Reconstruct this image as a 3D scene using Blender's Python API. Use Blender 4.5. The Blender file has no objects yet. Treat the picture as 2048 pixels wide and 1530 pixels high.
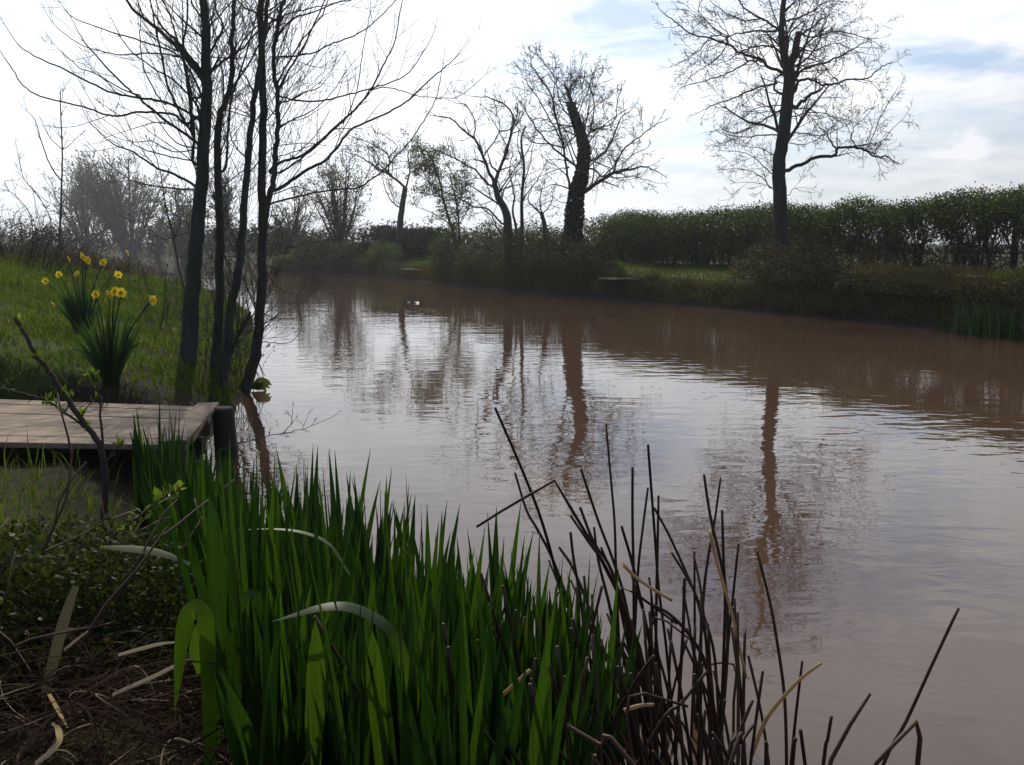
import bpy, math, random
import numpy as np
from mathutils import Vector, Euler
R = math.radians
C = bpy.context.scene.collection
SC = bpy.context.scene
PI = math.pi

# ------------------------------------------------------------------ camera
FPX, CX, CY, CAMH = 1860.0, 1024.0, 765.0, 1.6
PITCH = math.atan((765 - 487) / FPX)
cam = bpy.data.cameras.new('camera')
camo = bpy.data.objects.new('camera', cam); C.objects.link(camo)
cam.sensor_width = 36.0; cam.lens = 36.0 * FPX / 2048.0
cam.clip_start = 0.05; cam.clip_end = 4000
camo.location = (0, 0, CAMH); camo.rotation_euler = (PI / 2 - PITCH, 0, 0)
SC.camera = camo

def ray(px, py):
    u = (px - CX) / FPX; v = -(py - CY) / FPX
    c, s = math.cos(PITCH), math.sin(PITCH)
    return (u, c + v * s, -s + v * c)

def P(px, py, Y):                       # the point of the line of sight that lies Y metres ahead
    d = ray(px, py); k = Y / d[1]
    return (d[0] * k, Y, CAMH + d[2] * k)

# ------------------------------------------------------------------ sky, sun, exposure
SUN_EL, SUN_AZ = 43.0, -11.5            # azimuth from +Y towards +X
W = bpy.data.worlds.new('World'); SC.world = W; W.use_nodes = True
nt = W.node_tree; nt.nodes.clear()

class NT:
    def __init__(s, tree): s.t = tree
    def n(s, typ, **kw):
        nd = s.t.nodes.new(typ)
        for k, v in kw.items():
            if k.startswith('i_'):
                key = k[2:]
                key = int(key) if key.isdigit() else key.replace('_', ' ')
                nd.inputs[key].default_value = v
            else: setattr(nd, k, v)
        return nd
    def l(s, a, b): s.t.links.new(a, b)
    def math(s, op, a, b=None, clamp=False):
        nd = s.n('ShaderNodeMath', operation=op, use_clamp=clamp)
        for i, x in enumerate((a, b)):
            if x is None: continue
            if isinstance(x, (int, float)): nd.inputs[i].default_value = x
            else: s.l(x, nd.inputs[i])
        return nd.outputs[0]
    def ramp(s, fac, stops, interp='LINEAR'):
        nd = s.n('ShaderNodeValToRGB'); cr = nd.color_ramp; cr.interpolation = interp
        while len(cr.elements) < len(stops): cr.elements.new(0.5)
        for e, (p, c) in zip(cr.elements, stops):
            e.position = p
            e.color = (c, c, c, 1) if isinstance(c, (int, float)) else (*c, 1)
        s.l(fac, nd.inputs[0]); return nd.outputs[0]
    def mix(s, fac, a, b, blend='MIX'):
        nd = s.n('ShaderNodeMix', data_type='RGBA', blend_type=blend)
        for idx, x in ((0, fac), (6, a), (7, b)):
            if isinstance(x, (int, float)): nd.inputs[idx].default_value = x
            elif isinstance(x, tuple): nd.inputs[idx].default_value = (*x, 1)
            else: s.l(x, nd.inputs[idx])
        return nd.outputs[2]
    def noise(s, vec, scale, detail=4, rough=0.5, dist=0.0):
        nd = s.n('ShaderNodeTexNoise', i_Scale=scale, i_Detail=detail, i_Roughness=rough, i_Distortion=dist)
        if vec is not None: s.l(vec, nd.inputs['Vector'])
        return nd.outputs[0]
    def mapping(s, vec, scale=(1, 1, 1), rot=(0, 0, 0), loc=(0, 0, 0)):
        nd = s.n('ShaderNodeMapping'); s.l(vec, nd.inputs[0])
        nd.inputs['Scale'].default_value = scale; nd.inputs['Rotation'].default_value = rot; nd.inputs['Location'].default_value = loc
        return nd.outputs[0]

w = NT(nt)
SKYK = 0.085
sky = w.n('ShaderNodeTexSky', sky_type='NISHITA')
sky.sun_disc = False; sky.sun_elevation = R(SUN_EL); sky.sun_rotation = R(SUN_AZ)
sky.dust_density = 1.5; sky.air_density = 1.0; sky.ozone_density = 1.5
tc = w.n('ShaderNodeTexCoord')
sp = w.n('ShaderNodeSeparateXYZ'); w.l(tc.outputs['Generated'], sp.inputs[0])
X, Y, Z = sp.outputs
zz = w.math('ADD', w.math('MAXIMUM', Z, 0.0), 0.16)
cb = w.n('ShaderNodeCombineXYZ'); w.l(w.math('DIVIDE', X, zz), cb.inputs[0]); w.l(w.math('DIVIDE', Y, zz), cb.inputs[1])
cl = cb.outputs[0]                      # position on a cloud layer overhead
n1 = w.noise(cl, 1.15, 7, 0.58, 0.25)
n2 = w.noise(w.mapping(cl, (1, 1, 1), (0, 0, 0.5), (7, 3, 2)), 4.2, 7, 0.62, 0.4)
yy = w.math('MAXIMUM', Y, 0.08)
U, V = w.math('DIVIDE', X, yy), w.math('DIVIDE', Z, yy)
fb = w.math('GREATER_THAN', Y, 0.1)
def patch(u0, v0, a, b, soft=0.9, wob=0.9):   # an elliptic region of the sky with a ragged edge
    du = w.math('DIVIDE', w.math('SUBTRACT', U, u0), a); dv = w.math('DIVIDE', w.math('SUBTRACT', V, v0), b)
    r = w.math('SQRT', w.math('ADD', w.math('MULTIPLY', du, du), w.math('MULTIPLY', dv, dv)))
    r = w.math('ADD', r, w.math('MULTIPLY', w.math('SUBTRACT', n2, 0.5), wob * 2.4))
    return w.math('MULTIPLY', w.math('DIVIDE', w.math('SUBTRACT', 1.15, r), soft, True), fb)
def uv(px, py):
    d = ray(px, py); return d[0] / d[1], d[2] / d[1]
thin = None
for (px, py, a, b, k) in [(1250, 40, 210, 95, 0.85), (1110, 165, 150, 75, 0.55), (1890, 120, 260, 42, 0.85), (1960, 250, 300, 60, 0.42),
                          (1620, 315, 330, 95, 0.5), (250, 150, 190, 70, 0.35), (40, 20, 80, 60, 0.4), (1500, -250, 500, 200, 0.8), (300, -400, 300, 180, 0.5), (2500, 100, 250, 250, 0.7)]:
    u0, v0 = uv(px, py)
    p_ = w.math('MULTIPLY', patch(u0, v0, a / FPX, b / FPX), k)
    thin = p_ if thin is None else w.math('MAXIMUM', thin, p_)
back = w.math('MULTIPLY', w.ramp(n1, [(0.42, 0.0), (0.62, 1.0)]), 0.85)
front_cov = w.math('SUBTRACT', 1.0, thin, True)
front_cov = w.math('MULTIPLY', front_cov, w.ramp(n2, [(0.25, 0.86), (0.55, 1.0)]))
edge = w.ramp(Y, [(0.12, 0.0), (0.62, 1.0)])
cover = w.mix(edge, back, front_cov)
u0, v0 = uv(1920, 292)
n3 = w.noise(tc.outputs['Generated'], 26.0, 6, 0.6, 0.3)
def puff(px, py, a, b):                 # a heap of cloud with a flat foot
    uu, vv = uv(px, py); du = w.math('DIVIDE', w.math('SUBTRACT', U, uu), a / FPX); dv = w.math('DIVIDE', w.math('SUBTRACT', V, vv), b / FPX)
    dv = w.math('MULTIPLY', dv, w.ramp(w.math('ADD', w.math('MULTIPLY', dv, 0.5), 0.5), [(0.42, 2.6), (0.55, 1.0)]))
    r_ = w.math('ADD', w.math('SQRT', w.math('ADD', w.math('MULTIPLY', du, du), w.math('MULTIPLY', dv, dv))), w.math('MULTIPLY', w.math('SUBTRACT', n3, 0.5), 1.9))
    return w.math('MULTIPLY', w.math('DIVIDE', w.math('SUBTRACT', 1.05, r_), 0.45, True), fb)
cum = w.math('MAXIMUM', puff(1935, 305, 60, 46), puff(1895, 312, 85, 26))
shade = w.ramp(w.math('ADD', w.math('MULTIPLY', n1, 0.55), w.math('MULTIPLY', n2, 0.45)), [(0.30, (0.70, 0.76, 0.86)), (0.52, (0.90, 0.93, 0.97)), (0.66, (1.0, 1.0, 1.0))])
sund = Vector((math.sin(R(SUN_AZ)) * math.cos(R(SUN_EL)), math.cos(R(SUN_AZ)) * math.cos(R(SUN_EL)), math.sin(R(SUN_EL))))
dt = w.n('ShaderNodeVectorMath', operation='DOT_PRODUCT'); w.l(tc.outputs['Generated'], dt.inputs[0]); dt.inputs[1].default_value = sund
glow = w.ramp(dt.outputs['Value'], [(0.0, 0.16), (0.35, 0.26), (0.60, 0.62), (0.80, 1.0), (1.0, 1.0)])
glow = w.math('MULTIPLY', glow, 1.38 / SKYK)
gl = w.n('ShaderNodeCombineXYZ')
for i in range(3): w.l(glow, gl.inputs[i])
ccol = w.mix(1.0, shade, gl.outputs[0], 'MULTIPLY')
skc = w.mix(1.0, sky.outputs[0], (0.98, 1.12, 1.30), 'MULTIPLY')
col = w.mix(cover, skc, ccol)
col = w.mix(w.math('MULTIPLY', cum, 0.8), col, (1.02 / SKYK, 1.02 / SKYK, 1.04 / SKYK))
bg = w.n('ShaderNodeBackground', i_Strength=SKYK); w.l(col, bg.inputs[0])
wo = w.n('ShaderNodeOutputWorld'); w.l(bg.outputs[0], wo.inputs[0])

sun = bpy.data.lights.new('sun', 'SUN'); suno = bpy.data.objects.new('sun', sun); C.objects.link(suno)
sun.energy = 2.8; sun.angle = R(0.6); sun.color = (1.0, 0.93, 0.80)
suno.rotation_euler = sund.to_track_quat('Z', 'Y').to_euler(); suno.location = (-20, 60, 60)
SC.view_settings.view_transform = 'Standard'; SC.view_settings.look = 'None'
SC.view_settings.exposure = 0.0; SC.view_settings.gamma = 1.0
SC.render.engine = 'CYCLES'
SC.cycles.max_bounces = 8; SC.cycles.diffuse_bounces = 3; SC.cycles.transmission_bounces = 4; SC.cycles.transparent_max_bounces = 8
SC.cycles.use_denoising = True

# ------------------------------------------------------------------ helpers
def tag(o, label=None, cat=None, group=None, kind=None):
    for k, v in (('label', label), ('category', cat), ('group', group), ('kind', kind)):
        if v: o[k] = v
    return o
def empty(name, loc=(0, 0, 0), rz=0.0):
    o = bpy.data.objects.new(name, None); C.objects.link(o); o.location = loc; o.rotation_euler = (0, 0, rz)
    o.empty_display_size = 0.2
    return o
def make(name, v, quads=None, tris=None, mat=None, parent=None, loc=(0, 0, 0), smooth=True, mesh_only=False):
    v = np.asarray(v, dtype=np.float32).reshape(-1, 3) - np.asarray(loc, dtype=np.float32)
    q = np.zeros((0, 4), np.int32) if quads is None else np.asarray(quads, np.int32).reshape(-1, 4)
    t = np.zeros((0, 3), np.int32) if tris is None else np.asarray(tris, np.int32).reshape(-1, 3)
    me = bpy.data.meshes.new(name)
    me.vertices.add(len(v)); me.vertices.foreach_set('co', v.ravel())
    nl = q.size + t.size
    me.loops.add(nl); me.loops.foreach_set('vertex_index', np.concatenate([q.ravel(), t.ravel()]))
    npoly = len(q) + len(t)
    me.polygons.add(npoly)
    st = np.concatenate([np.arange(len(q)) * 4, q.size + np.arange(len(t)) * 3]).astype(np.int32)
    me.polygons.foreach_set('loop_start', st)
    me.polygons.foreach_set('use_smooth', np.full(npoly, smooth))
    me.update(calc_edges=True); me.validate()
    if mat: me.materials.append(mat)
    if mesh_only: return me
    o = bpy.data.objects.new(name, me); C.objects.link(o)
    if parent is not None:
        o.parent = parent                # vertices are given relative to the parent's base
    else: o.location = loc
    return o
def copy_thing(o, children):
    c = o.copy(); C.objects.link(c)
    for ch in children:
        k = ch.copy(); C.objects.link(k); k.parent = c
    return c

class Acc:                               # gathers vertices and faces of one mesh
    def __init__(s): s.v = []; s.q = []; s.t = []; s.n = 0
    def add(s, v, q=None, t=None):
        v = np.asarray(v, np.float32).reshape(-1, 3)
        if q is not None and len(q): s.q.append(np.asarray(q, np.int64).reshape(-1, 4) + s.n)
        if t is not None and len(t): s.t.append(np.asarray(t, np.int64).reshape(-1, 3) + s.n)
        s.v.append(v); s.n += len(v)
    def build(s, name, mat, parent=None, loc=(0, 0, 0), smooth=True, mesh_only=False):
        v = np.concatenate(s.v)
        q = np.concatenate(s.q) if s.q else None
        t = np.concatenate(s.t) if s.t else None
        return make(name, v, q, t, mat, parent, loc, smooth, mesh_only)
    def box(s, c, size, rot=0.0, tilt=(0, 0)):
        hx, hy, hz = size[0] / 2, size[1] / 2, size[2] / 2
        pts = [(sx * hx, sy * hy, sz * hz) for sz in (-1, 1) for sy in (-1, 1) for sx in (-1, 1)]
        m = Euler((tilt[0], tilt[1], rot)).to_matrix()
        v = [tuple(m @ Vector(p) + Vector(c)) for p in pts]
        s.add(v, [(0, 2, 3, 1), (4, 5, 7, 6), (0, 1, 5, 4), (2, 6, 7, 3), (0, 4, 6, 2), (1, 3, 7, 5)])

class Tubes:                             # many tapered tubes, built in batches
    def __init__(s, seed=0): s.b = {}; s.rng = random.Random(seed)
    def add(s, pts, rad, sides=4): s.b.setdefault((len(pts), sides), []).append((pts, rad))
    def build_into(s, acc):
        for (n, k), L in s.b.items():
            p = np.array([a for a, _ in L], np.float64); r = np.array([b for _, b in L], np.float64)
            M = len(L)
            t = np.empty_like(p)
            t[:, 1:-1] = p[:, 2:] - p[:, :-2]; t[:, 0] = p[:, 1] - p[:, 0]; t[:, -1] = p[:, -1] - p[:, -2]
            t /= np.linalg.norm(t, axis=2, keepdims=True) + 1e-9
            ref = np.array([0.31, 0.17, 0.05]); ref = np.broadcast_to(ref, t.shape).copy()
            avg = (p[:, -1] - p[:, 0]); ax = np.argmin(np.abs(avg), axis=1)
            ref[:] = 0; ref[np.arange(M), :, ax] = 1.0
            u = np.cross(t, ref); u /= np.linalg.norm(u, axis=2, keepdims=True) + 1e-9
            vv = np.cross(t, u)
            a = np.arange(k) * 2 * PI / k
            ring = p[:, :, None, :] + r[:, :, None, None] * (u[:, :, None, :] * np.cos(a)[None, None, :, None] + vv[:, :, None, :] * np.sin(a)[None, None, :, None])
            base = (np.arange(M) * n * k)[:, None, None]; i = (np.arange(n - 1) * k)[None, :, None]; j = np.arange(k)[None, None, :]; j2 = (j + 1) % k
            q = np.stack([base + i + j, base + i + j2, base + i + k + j2, base + i + k + j], axis=-1).reshape(-1, 4)
            tr = None
            if k >= 3:
                e = (np.arange(M) * n * k + (n - 1) * k)[:, None]
                tr = np.concatenate([np.stack([e[:, 0], e[:, 0] + x, e[:, 0] + x + 1], axis=-1) for x in range(1, k - 1)])
            acc.add(ring.reshape(-1, 3), q, tr)
    def build(s, name, mat, parent=None, loc=(0, 0, 0), mesh_only=False):
        acc = Acc(); s.build_into(acc); return acc.build(name, mat, parent, loc, True, mesh_only)

def catmull(pts, sub=4):
    p = [np.array(x, float) for x in pts]
    if len(p) < 3: 
        return [tuple(p[0] + (p[-1] - p[0]) * i / sub) for i in range(sub + 1)]
    p = [2 * p[0] - p[1]] + p + [2 * p[-1] - p[-2]]
    out = []
    for i in range(1, len(p) - 2):
        for k in range(sub):
            t = k / sub
            out.append(0.5 * (2 * p[i] + (p[i + 1] - p[i - 1]) * t + (2 * p[i - 1] - 5 * p[i] + 4 * p[i + 1] - p[i + 2]) * t * t + (3 * p[i] - p[i - 1] - 3 * p[i + 1] + p[i + 2]) * t ** 3))
    out.append(p[-2]); return [tuple(x) for x in out]

def nrm(x, y, z):
    l = math.sqrt(x * x + y * y + z * z) + 1e-9; return x / l, y / l, z / l
def grow(T, p, d, L, r, lev, cfg, rng, ends=None):
    """a twig with its own side twigs; cfg: wig, up, dens, ang, ratio, rmin, wind"""
    n = 6 if L > 0.9 else (5 if L > 0.35 else 4)
    st = L / (n - 1); x, y, z = p; dx, dy, dz = d
    pts = [(x, y, z)]; g = rng.gauss; wg = cfg['wig']; up = cfg['up']; wx, wy = cfg.get('wind', (0, 0))
    dirs = [(dx, dy, dz)]
    for i in range(n - 1):
        dx, dy, dz = nrm(dx + g(0, wg) + wx, dy + g(0, wg) + wy, dz + g(0, wg) + up)
        x += dx * st; y += dy * st; z += dz * st
        pts.append((x, y, z)); dirs.append((dx, dy, dz))
    rmin = cfg['rmin']; r1 = max(rmin * 0.7, r * 0.35)
    T.add(pts, [r + (r1 - r) * i / (n - 1) for i in range(n)], 5 if r > 0.02 else 3)
    if ends is not None and lev == 0: ends.append((pts[-1], dirs[-1])); 
    if ends is not None and lev <= 1: ends.append((pts[n // 2], dirs[n // 2]))
    if lev <= 0: return
    nc = max(2, int(cfg['dens'][lev] * L + rng.random()))
    for _ in range(nc):
        t = rng.uniform(0.18, 0.98); f = t * (n - 1); i = min(n - 2, int(f)); f -= i
        q = tuple(pts[i][k] + (pts[i + 1][k] - pts[i][k]) * f for k in range(3))
        side(T, q, dirs[i], L * rng.uniform(*cfg['ratio']) * (1.12 - 0.55 * t), max(rmin, (r + (r1 - r) * t) * 0.55), lev - 1, cfg, rng, ends)
def side(T, q, d, L, r, lev, cfg, rng, ends=None):
    a = rng.uniform(*cfg['ang']); g = rng.gauss
    while True:
        ex, ey, ez = g(0, 1), g(0, 1), g(0, 1) + cfg.get('sideup', 0.0)
        k = ex * d[0] + ey * d[1] + ez * d[2]; ex -= k * d[0]; ey -= k * d[1]; ez -= k * d[2]
        if ex * ex + ey * ey + ez * ez > 0.05: break
    ex, ey, ez = nrm(ex, ey, ez); c, s = math.cos(a), math.sin(a)
    grow(T, q, nrm(d[0] * c + ex * s, d[1] * c + ey * s, d[2] * c + ez * s), L, r, lev, cfg, rng, ends)

def limb(TL, TT, px, Y, w0, w1, cfg, rng, tl=(0.5, 1.2), per_m=3.0, lev=2, t0=0.12, dy=None, sub=4, jit=0.004, ends=None, sides=8, snap=None):
    """a branch drawn as pixel points at depth Y; widths in pixels; it leans dy metres towards or away over its length"""
    k = Y / FPX
    dy = rng.uniform(-0.45, 0.45) if dy is None else dy
    ln = [0.0]
    for a, b in zip(px, px[1:]): ln.append(ln[-1] + math.hypot(b[0] - a[0], b[1] - a[1]))
    tot = ln[-1]
    w3 = [P(a[0], a[1], Y + dy * tot * k * (l / tot)) for a, l in zip(px, ln)]
    if snap:
        a = np.array(w3[0]); best = None
        for sp_, sr_ in snap:
            q = np.array(sp_); dd = np.linalg.norm(q - a, axis=1) + 1.5 * np.maximum(0, q[:, 2] - a[2] + 0.02); i = int(np.argmin(dd))
            if best is None or dd[i] < best[0]: best = (dd[i], q[i])
        sh = best[1][1] - a[1]; w3 = [(x, y + sh * (1 - i / max(1, len(w3) - 1)), z) for i, (x, y, z) in enumerate(w3)]
        if np.linalg.norm(best[1] - np.array(w3[0])) > 0.02: w3 = [tuple(best[1])] + w3
    pts = catmull(w3, sub); n = len(pts)
    pts = [(x + rng.gauss(0, jit), y + rng.gauss(0, jit), z + rng.gauss(0, jit)) if 0 < i else (x, y, z) for i, (x, y, z) in enumerate(pts)]
    rad = [0.5 * k * (w0 + (w1 - w0) * (i / (n - 1)) ** 0.85) for i in range(n)]
    TL.add(pts, rad, sides)
    if TT is not None and per_m > 0:
        L = tot * k; m = int(L * per_m + rng.random())
        for _ in range(m):
            t = rng.uniform(t0, 1.0); f = t * (n - 1); i = min(n - 2, int(f)); f -= i
            q = tuple(pts[i][c] + (pts[i + 1][c] - pts[i][c]) * f for c in range(3))
            d = nrm(*(pts[i + 1][c] - pts[i][c] for c in range(3)))
            side(TT, q, d, rng.uniform(*tl) * (1.15 - 0.45 * t), max(cfg['rmin'], min(rad[i] * 0.5, cfg.get('rmax', 0.02))), lev, cfg, rng, ends)
        # the branch runs out into twigs of its own
        d = nrm(*(pts[-1][c] - pts[-2][c] for c in range(3)))
        grow(TT, pts[-1], d, tl[0], max(cfg['rmin'], rad[-1]), lev, cfg, rng, ends)
    return pts, rad

def leaf_quads(acc, pos, dirs, L, Wd, rng, fold=0.0):
    """diamond leaves: pos (N,3), dirs (N,3) leaf direction"""
    pos = np.asarray(pos, float); N = len(pos)
    if N == 0: return
    d = np.asarray(dirs, float); d = d / (np.linalg.norm(d, axis=1, keepdims=True) + 1e-9)
    rr = rng.normal(size=(N, 3)); s_ = np.cross(d, rr); s_ /= np.linalg.norm(s_, axis=1, keepdims=True) + 1e-9
    nn = np.cross(d, s_)
    L = (L * rng.uniform(0.6, 1.25, N))[:, None]; Wd = (Wd * rng.uniform(0.7, 1.2, N))[:, None]
    b = pos; m = pos + d * L * 0.45; t = pos + d * L
    v = np.stack([b, m + s_ * Wd * 0.5 + nn * fold * L, t, m - s_ * Wd * 0.5 + nn * fold * L], axis=1).reshape(-1, 3)
    q = (np.arange(N) * 4)[:, None] + np.array([0, 1, 2, 3])[None, :]
    acc.add(v, q)

def blades(acc, pos, H, Wd, rng, lean=0.5, bias=(0, 0)):
    """grass blades: a quad and a triangle each"""
    N = len(pos); a = rng.uniform(0, 2 * PI, N); H = H if hasattr(H, '__len__') else np.full(N, H)
    h = H * rng.uniform(0.5, 1.3, N)
    s_ = np.stack([np.cos(a), np.sin(a), 0 * a], 1) * (Wd * rng.uniform(0.6, 1.3, N) / 2)[:, None]
    ln = rng.normal(0, lean, (N, 2)) + np.array(bias)
    o = np.stack([ln[:, 0] * h, ln[:, 1] * h, h], 1)
    mid = pos + o * np.array([0.32, 0.32, 0.6])
    v = np.stack([pos - s_, pos + s_, mid + s_ * 0.75, mid - s_ * 0.75, pos + o], axis=1).reshape(-1, 3)
    i = (np.arange(N) * 5)[:, None]
    acc.add(v, i + np.array([0, 1, 2, 3]), i + np.array([3, 2, 4]))

# ------------------------------------------------------------------ materials
def new_mat(name):
    m = bpy.data.materials.new(name); m.use_nodes = True; t = m.node_tree; t.nodes.clear()
    k = NT(t); out = k.n('ShaderNodeOutputMaterial'); return m, k, out
def bark(name, c0, c1, scale=6, rough=0.9, moss=None, bump=0.5, stretch=0.18):
    m, k, out = new_mat(name); tcn = k.n('ShaderNodeTexCoord'); v = tcn.outputs['Object']
    st = k.mapping(v, (1, 1, stretch))
    a = k.noise(st, scale, 6, 0.65); b = k.noise(v, scale * 0.22, 4, 0.5)
    col = k.mix(k.ramp(a, [(0.32, 0.0), (0.68, 1.0)]), c0, c1)
    if moss: col = k.mix(k.ramp(b, [(0.42, 0.0), (0.62, 0.8)]), col, moss)
    bs = k.n('ShaderNodeBsdfPrincipled', i_Roughness=rough); k.l(col, bs.inputs['Base Color']); bs.inputs['Specular IOR Level'].default_value = 0.25
    bp = k.n('ShaderNodeBump', i_Strength=bump, i_Distance=0.02); k.l(a, bp.inputs['Height']); k.l(bp.outputs[0], bs.inputs['Normal'])
    k.l(bs.outputs[0], out.inputs[0]); return m
def leafm(name, c0, c1, trans=0.4, rough=0.5, spec=0.4, tcol=None, scale=0.9, dead=None, streak=0.0):
    m, k, out = new_mat(name); g = k.n('ShaderNodeNewGeometry'); tcn = k.n('ShaderNodeTexCoord')
    ri = g.outputs['Random Per Island']; nz = k.noise(tcn.outputs['Object'], scale, 3, 0.5)
    f = k.math('ADD', k.math('MULTIPLY', k.math('POWER', ri, 2.4 if streak else 1.0), 0.75 if streak else 0.6), k.math('MULTIPLY', k.math('SUBTRACT', nz, 0.3), 0.9), True)
    col = k.mix(f, c0, c1)
    if dead: col = k.mix(k.ramp(ri, [(1 - dead[1] - 0.02, 0.0), (1 - dead[1], 1.0)]), col, dead[0])
    if streak:                           # fine veins along an upright leaf
        sv = k.noise(k.mapping(tcn.outputs['Object'], (260, 260, 1.2)), 1.0, 2, 0.5)
        col = k.mix(k.math('MULTIPLY', k.ramp(sv, [(0.42, 0.0), (0.60, 1.0)]), streak), col, tuple(x * 0.35 for x in c0))
        bl = k.noise(tcn.outputs['Object'], 9.0, 4, 0.6); col = k.mix(k.ramp(bl, [(0.70, 0.0), (0.78, 0.5)]), col, (0.10, 0.075, 0.02))
    bs = k.n('ShaderNodeBsdfPrincipled', i_Roughness=rough); k.l(col, bs.inputs['Base Color']); bs.inputs['Specular IOR Level'].default_value = spec
    tr = k.n('ShaderNodeBsdfTranslucent')
    k.l(k.mix(1.0, col, tcol or (1.25, 1.35, 0.7), 'MULTIPLY'), tr.inputs[0])
    mx = k.n('ShaderNodeMixShader', i_0=trans); k.l(bs.outputs[0], mx.inputs[1]); k.l(tr.outputs[0], mx.inputs[2])
    k.l(mx.outputs[0], out.inputs[0]); return m
M_near = bark('bark_near', (0.032, 0.034, 0.033), (0.092, 0.092, 0.084), 14, moss=(0.055, 0.070, 0.035))
M_neartw = bark('twig_near', (0.045, 0.045, 0.038), (0.085, 0.08, 0.065), 8, bump=0.1)
M_far = bark('bark_far', (0.030, 0.025, 0.022), (0.075, 0.064, 0.055), 7, moss=(0.05, 0.05, 0.035))
M_fartw = bark('twig_far', (0.055, 0.040, 0.036), (0.095, 0.072, 0.064), 5, bump=0.0)
M_brown = bark('bramble_stem', (0.05, 0.032, 0.026), (0.12, 0.08, 0.06), 5, bump=0.0)
M_ivy = leafm('ivy_leaf', (0.010, 0.018, 0.008), (0.028, 0.042, 0.016), 0.2, 0.6, 0.12)
M_hedge = leafm('hedge_leaf', (0.028, 0.042, 0.016), (0.11, 0.14, 0.045), 0.48, 0.65, 0.12)
M_dhedge = leafm('dark_hedge_leaf', (0.014, 0.022, 0.012), (0.034, 0.042, 0.020), 0.2, 0.7, 0.1)
M_bramble = leafm('bramble_leaf', (0.022, 0.030, 0.014), (0.070, 0.072, 0.030), 0.32, 0.6, 0.15, dead=((0.17, 0.115, 0.07), 0.18))
M_spring = leafm('spring_leaf', (0.075, 0.095, 0.036), (0.14, 0.165, 0.065), 0.45, 0.6, 0.2)
M_grass = leafm('grass_blade', (0.038, 0.072, 0.008), (0.115, 0.155, 0.016), 0.5, 0.6, 0.12, scale=0.6, dead=((0.16, 0.13, 0.06), 0.08))
M_dryg = leafm('dry_grass', (0.060, 0.045, 0.025), (0.16, 0.12, 0.07), 0.3, 0.6, 0.2)
M_darkg = leafm('bank_grass', (0.045, 0.038, 0.020), (0.13, 0.10, 0.052), 0.35, 0.7, 0.1)
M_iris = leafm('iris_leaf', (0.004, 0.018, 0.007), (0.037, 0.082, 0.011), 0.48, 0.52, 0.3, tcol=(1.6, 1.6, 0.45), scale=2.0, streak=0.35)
M_daffl = leafm('daffodil_leaf', (0.022, 0.058, 0.020), (0.060, 0.115, 0.036), 0.42, 0.5, 0.3)
M_rose = leafm('rose_leaf', (0.07, 0.11, 0.015), (0.17, 0.22, 0.03), 0.5, 0.35, 0.5)
M_shrub = leafm('shrub_leaf', (0.014, 0.022, 0.006), (0.060, 0.075, 0.014), 0.42, 0.5, 0.14)
M_straw = leafm('straw', (0.010, 0.006, 0.004), (0.042, 0.026, 0.016), 0.1, 0.9, 0.03, scale=1.2, tcol=(1.1, 1.0, 0.8), dead=((0.25, 0.19, 0.13), 0.06))
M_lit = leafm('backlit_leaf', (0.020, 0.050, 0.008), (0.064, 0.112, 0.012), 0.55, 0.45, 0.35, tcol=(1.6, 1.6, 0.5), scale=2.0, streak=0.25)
M_pale = leafm('pale_blade', (0.10, 0.13, 0.05), (0.17, 0.20, 0.09), 0.35, 0.5, 0.3)
M_dry = leafm('dry_blade', (0.09, 0.075, 0.06), (0.16, 0.13, 0.105), 0.2, 0.7, 0.15)
M_rush = bark('rush_stem', (0.020, 0.011, 0.008), (0.062, 0.034, 0.022), 30, rough=0.55, bump=0.1, stretch=0.05)
_t = NT(M_rush.node_tree); _b = [n for n in M_rush.node_tree.nodes if n.type == 'BSDF_PRINCIPLED'][0]; _oi = _t.n('ShaderNodeObjectInfo'); _src = _b.inputs['Base Color'].links[0].from_socket
_t.l(_t.mix(_t.ramp(_oi.outputs['Random'], [(0.0, 0.0), (0.7, 0.35), (1.0, 1.0)]), _src, (0.115, 0.062, 0.036)), _b.inputs['Base Color'])
M_rusht = leafm('rush_tan', (0.38, 0.28, 0.16), (0.60, 0.47, 0.30), 0.45, 0.5, 0.3, tcol=(1.2, 1.1, 0.9))
M_petal = leafm('petal', (0.72, 0.55, 0.02), (0.85, 0.68, 0.05), 0.4, 0.5, 0.3, tcol=(1.0, 0.95, 0.6))
M_trump = leafm('trumpet', (0.75, 0.36, 0.01), (0.82, 0.50, 0.015), 0.35, 0.5, 0.3, tcol=(1.0, 0.9, 0.5))
def woodm(name, c0, c1, dark=0.4):
    m, k, out = new_mat(name); tcn = k.n('ShaderNodeTexCoord'); v = tcn.outputs['Object']
    st = k.mapping(v, (0.45, 11, 11)); a = k.noise(st, 4, 8, 0.78, 0.5); b = k.noise(v, 2.2, 4, 0.6)
    col = k.mix(k.ramp(a, [(0.3, 0.0), (0.7, 1.0)]), c0, c1)
    col = k.mix(k.ramp(b, [(0.45, 0.0), (0.7, dark)]), col, tuple(x * 0.4 for x in c0))
    bs = k.n('ShaderNodeBsdfPrincipled', i_Roughness=0.85); k.l(col, bs.inputs['Base Color'])
    bp = k.n('ShaderNodeBump', i_Strength=0.4, i_Distance=0.01); k.l(a, bp.inputs['Height']); k.l(bp.outputs[0], bs.inputs['Normal'])
    k.l(bs.outputs[0], out.inputs[0]); return m
M_wood = woodm('deck_wood', (0.155, 0.108, 0.073), (0.38, 0.285, 0.20), 0.75)
M_woodd = woodm('dark_wood', (0.014, 0.010, 0.007), (0.036, 0.026, 0.018))

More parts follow.
